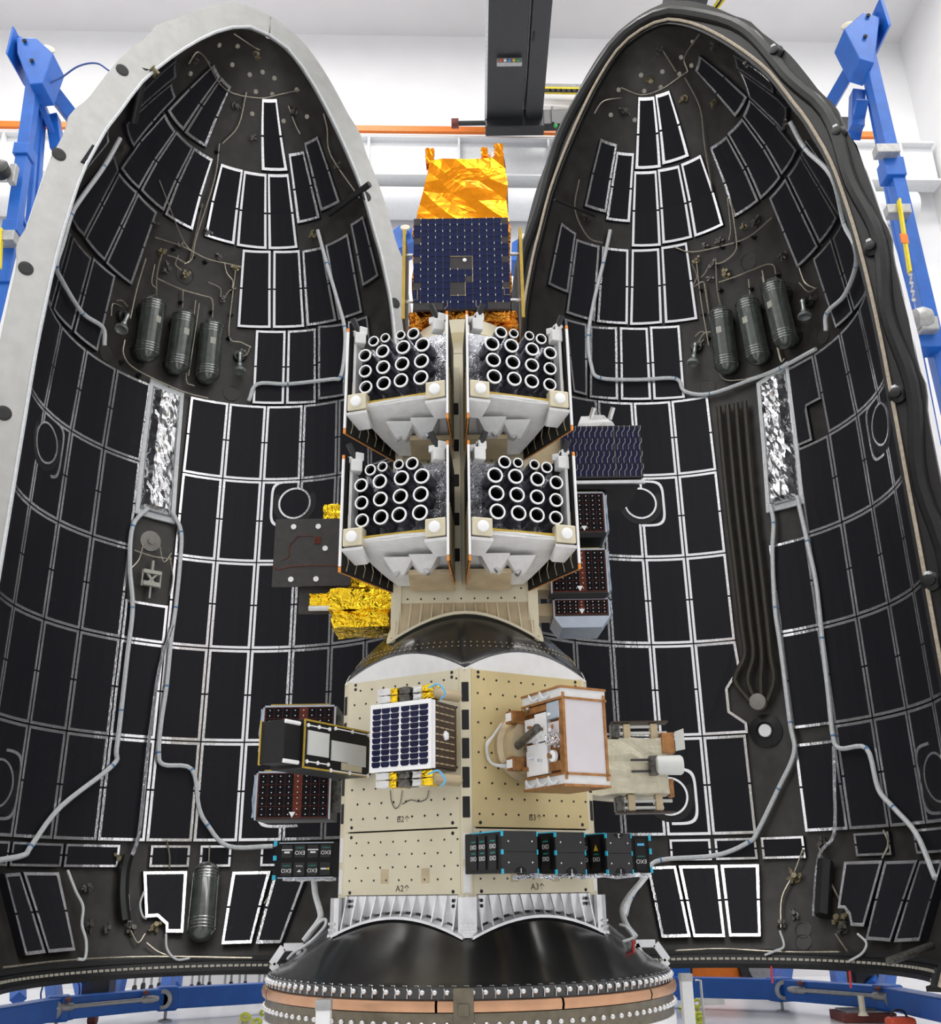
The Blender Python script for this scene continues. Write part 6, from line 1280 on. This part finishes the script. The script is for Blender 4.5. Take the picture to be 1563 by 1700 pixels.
# two more frame heads seen between the fairing halves
for lab, pts, pad, lg in (('blue lifting frame head left of the orange satellite, behind', [(637, 394), (663, 373), (692, 380), (692, 400), (652, 418)], (673, 380), ((645, 408), (636, 480))),
                          ('blue lifting frame head right of the orange satellite, behind', [(850, 402), (872, 389), (904, 401), (900, 430), (850, 433)], (869, 395), ((896, 418), (912, 500)))):
    f = thing('lifting_frame', lab, 'lifting frame', to_floor(at(*lg[0], 15.6), at(*lg[1], 15.6)), group='blue lifting frames')
    poly(pts, 15.4, .5).build('head_bracket', 'blue_paint', f, bevel=.015); a = at(*lg[0], 15.6); bluebar(f, a, to_floor(a, at(*lg[1], 15.6)), .26)
    MB().lathe(at(*pad, 15.3), (0, -.9, .4), [(.03, -.1), (.03, 0), (.09, .01), (.09, .04)], 14).build('rest_pad', 'pad_cream', f, smooth=True)
    q = at((pts[2][0] + pts[4][0]) / 2, (pts[2][1] + pts[4][1]) / 2, 15.38); MB().lathe(q, (0, -1, 0), [(.03, 0), (.03, .02)], 10).build('bolt_hole', 'hole_black', f)
MB_ = MB().tube(catmull([at(618, 342, 13.4), at(630, 360, 13.6), at(637, 382, 14.7), at(640, 392, 15.4)], 5), .014, 6); tag(MB_.build('air_line', 'blue_dark', None, smooth=True), 'thin blue air line from fairing edge to blue frame head', 'hose')

# ---- blue dollies under the fairing halves
ZD = 0.26
def dolly(label, pts, posts, feet, rods, extra):
    P = [at_z(u, v, ZD) for u, v in pts]
    o = thing('fairing_dolly', label, 'dolly', (P[1].x, P[1].y, 0), group='blue fairing dollies')
    for a, b in zip(P[:-1], P[1:]): MB().bar(a, b, .22, .24).build('beam', 'blue_paint', o, bevel=.015)
    for k in (1, len(P) - 2):
        MB().box(P[k], (.26, .26, .28), .4).build('joint_block', 'blue_paint', o, bevel=.03)
        MB().lathe(P[k] + Vector((0, -.15, 0)), (0, -1, 0), [(.115, 0), (.115, .03), (.07, .035), (.065, .0)], 20).build('joint_ring', 'steel_gray', o, smooth=True)
    for (u, v, ut, vt) in posts:
        a = at_z(u, v, ZD); b = at(ut, vt - 12, a.y + .55); MB().bar(a, b, .15, .15, up=(0, 1, 0)).build('post', 'blue_paint', o, bevel=.012)
    for (u, v) in feet:
        p = min(P, key=lambda q: (q - at_z(u, v, 0.0)).length); MB().lathe((p.x, p.y, 0), (0, 0, 1), [(.085, 0), (.085, .015), (.02, .03), (.02, .12)], 14).build('jack_foot', 'steel_gray', o, smooth=True)
        MB().lathe((p.x, p.y, .12), (0, 0, 1), [(.035, 0), (.09, .14)], 12).build('jack_socket', 'blue_paint', o)
    a, b = P[1] + Vector((0, -.22, .02)), P[-2] + Vector((0, -.22, .02)); d = (b - a).normalized()
    tb = MB().tube([a + d * .05, a + d * .12, a.lerp(b, .18), a.lerp(b, .2), a.lerp(b, .8), a.lerp(b, .82), b - d * .12, b - d * .05], [.03, .045, .045, .025, .025, .045, .045, .03], 10).build('turnbuckle', 'steel_gray', o, smooth=True)
    for f in (.15, .85): MB().lathe(a.lerp(b, f) + Vector((0, -.03, .06)), (0, 0, 1), [(.03, 0), (.045, .03), (.01, .05)], 8).build('red_knob', 'crate_red', o)
    return o
ld = dolly('blue wheeled dolly frame under the left fairing half', [(470, 1646), (277, 1657), (96, 1674), (-60, 1702)], [(277, 1650, 284, 1608), (190, 1660, 204, 1612), (92, 1668, 86, 1626), (30, 1660, 30, 1620), (140, 1658, 128, 1615), (290, 1640, 296, 1605)], [(277, 1697), (25, 1720)], 0, 0)
m = MB()
for k in range(5): c_ = at(100 + k * 3, 1648, 13.4); m.lathe(c_, (.2, -1, 0), [(.22 + .02 * k, -.01), (.235 + .02 * k, 0), (.22 + .02 * k, .01)], 20); m.f = m.f[:-2]
m.build('hose_coil', 'blue_dark', ld, smooth=True, kind='stuff')
for (u, v) in ((153, 1693),):
    p = at_z(u, v + 8, 0.0); MB().lathe((p.x, p.y, 0), (0, 0, 1), [(.05, .06), (.035, .12), (.035, .3)], 12).build('caster_stem', 'pad_cream', ld); MB().lathe((p.x - .05, p.y, .06), (1, 0, 0), [(.06, 0), (.06, .1)], 14).build('caster_wheel', 'crate_red', ld)
rd_ = dolly('blue wheeled dolly frame under the right fairing half', [(1090, 1637), (1296, 1642), (1476, 1656), (1640, 1690)], [(1300, 1640, 1308, 1600), (1395, 1642, 1388, 1604), (1470, 1650, 1478, 1612), (1450, 1640, 1462, 1608), (1290, 1632, 1296, 1600)], [(1309, 1679), (1558, 1702)], 0, 0)
p = at_z(1434, 1686, 0.12); MB().lathe((p.x, p.y, .12), (0, 0, 1), [(.06, 0), (.035, .04), (.035, .2)], 12).build('caster_stem', 'pad_cream', rd_)
MB().box(at(1438, 1622, 14.2), (.42, .3, .26)).build('motor_unit', 'black_plastic', rd_, bevel=.03); MB().box(at(165, 1630, 13.6), (.34, .3, .32)).build('motor_unit', 'black_plastic', ld, bevel=.03)
for u, v0, v1 in ((1281, 1604, 1632), (1411, 1612, 1640)): a, b = at(u, v0, 10.6), at(u + 2, v1, 10.6); st_ = MB().bar(a, b, .03, .01).build('streamer', 'strap_red'); tag(st_, 'thin red streamer hanging under the right fairing rim, ' + ('left one' if u < 1300 else 'right one'), 'tag')
ts = thing('jack_plate', 'grey steel plate on dark red block under the right dolly', 'block', at_z(1434, 1700, 0))
p = at_z(1434, 1694, 0.0); MB().box((p.x, p.y, .05), (.62, .5, .10)).build('block', 'crate_red', ts, bevel=.01); MB().box((p.x, p.y, .11), (.50, .40, .02)).build('plate', 'steel_gray', ts)
p = at_z(1498, 1712, 0.0); rc = thing('red_case', 'small red plastic case with black handle on the floor', 'case', p); MB().box((p.x, p.y, .07), (.30, .2, .14)).build('case_body', 'red_plastic', rc, bevel=.04); MB().tube(catmull([(p.x - .1, p.y, .13), (p.x - .06, p.y, .2), (p.x + .04, p.y, .2), (p.x + .09, p.y, .12)], 5), .012, 6).build('case_handle', 'black_plastic', rc, smooth=True)
# ---- floor items around the stand ring
def jackpost(label, u, vt, vb, Y, w):
    a, b = at(u, vt, Y), at(u, vb, Y); o = thing('jack_post', label, 'jack', (b.x, Y, 0)); MB().box((b.x, Y, a.z / 2), (w, w, a.z)).build('post', 'white_paint', o, bevel=.006); MB().box((b.x, Y, a.z), (w * 1.1, w * 1.1, .05)).build('post_cap', 'steel_gray', o, bevel=.004); return o, a
o, a = jackpost('white jack post with crank handle right of the stand ring', 1144, 1622, 1690, 8.2, .085)
MB().tube([a + Vector((.04, -.03, -.02)), a + Vector((.08, -.03, -.02)), a + Vector((.08, -.03, -.40)), a + Vector((.13, -.03, -.43))], .010, 6).build('crank', 'steel_gray', o, smooth=True); MB().cyl(a + Vector((.10, -.03, -.43)), a + Vector((.20, -.03, -.44)), .025, 10).build('crank_grip', 'black_plastic', o, smooth=True); MB().box(a + Vector((.16, 0, -.17)), (.18, .03, .04)).build('side_arm', 'steel_gray', o)
o, a = jackpost('silver post standing in front of the clamp band', 537, 1668, 1700, 5.75, .075)
def chainheap(label, u, v, n, seed):
    rd = random.Random(seed); p = at_z(u, v, 0.0); o = thing('yellow_chain', label, 'chain', p)
    for k in range(n):
        c_ = p + Vector((rd.uniform(-.12, .12), rd.uniform(-.1, .1), .04 + .03 * k)); m = MB()
        ax_ = Vector((rd.uniform(-1, 1), rd.uniform(-1, 1), rd.uniform(-.3, .3))).normalized(); q_ = ax_.cross(Vector((0, 0, 1))).normalized(); w_ = ax_.cross(q_)
        m.tube([c_ + q_ * (.055 * math.cos(t)) + w_ * (.035 * math.sin(t)) for t in [2 * math.pi * i / 10 for i in range(11)]], .017, 6, False); m.build('chain_link', 'chain_green', o, smooth=True)
    return p, o
p, o = chainheap('heap of yellow-green chain and hook left of the stand ring', 425, 1712, 6, 2); MB().lathe(p + Vector((-.12, -.02, .09)), (0, -1, 0), [(.09, -.03), (.09, .03), (.04, .04), (.04, .02)], 18).build('chain_wheel', 'pad_cream', o, smooth=True)
chainheap('heap of yellow-green chain right of the stand ring', 1146, 1702, 7, 5)
# ---- carts and tug in the background
def cart(label, u0, u1, v, Y, seed):
    a, b = at(u0, v, Y), at(u1, v, Y); o = thing('tool_cart', label, 'cart', ((a.x + b.x) / 2, Y, 0), group='white carts in the background')
    MB().box(((a.x + b.x) / 2, Y, .62), (b.x - a.x, .6, .5)).build('cabinet', 'white_paint', o, bevel=.02)
    for x in (a.x + .08, b.x - .08):
        for y in (Y - .22, Y + .22):
            MB().cyl((x, y, .13), (x, y, .40), .02, 8).build('leg', 'steel_gray', o); MB().lathe((x - .02, y, .07), (1, 0, 0), [(.07, 0), (.07, .04)], 14).build('caster', 'tyre_black', o, smooth=True)
cart('white cart on casters under the left rim, leftmost', 225, 268, 1612, 17.6, 1); cart('white cart on casters under the left rim, middle one', 318, 352, 1610, 17.6, 2); cart('white cart on casters under the left rim, right one', 372, 412, 1610, 17.6, 3); cart('white cart on casters beside the cone foot', 428, 470, 1608, 17.6, 4)
tp = at(1190, 1612, 16.6); tg = thing('orange_tug', 'orange wheeled tug behind the right dolly', 'vehicle', (tp.x, 16.6, 0))
a, b = at(1132, 1612, 16.3), at(1250, 1612, 16.3)
MB().box(((a.x * .58 + b.x * .42), 16.7, .62), ((b.x - a.x) * .80, .8, .84)).build('chassis', 'tug_orange', tg, bevel=.03); MB().box((b.x - .15, 16.75, .62), (.35, .7, .8)).build('chassis_end', 'tug_orange', tg, bevel=.03)
for u in (1108, 1272):
    c_ = at(u, 1620, 16.2); MB().lathe((c_.x, 16.15, .38), (0, 1, 0), [(.38, 0), (.38, .3)], 28).build('tyre', 'tyre_black', tg, smooth=True); MB().lathe((c_.x, 16.15, .38), (0, -1, 0), [(.26, -.01), (.26, .012), (.16, .02), (.15, .004)], 24).build('wheel_rim', 'tyre', tg, smooth=True)
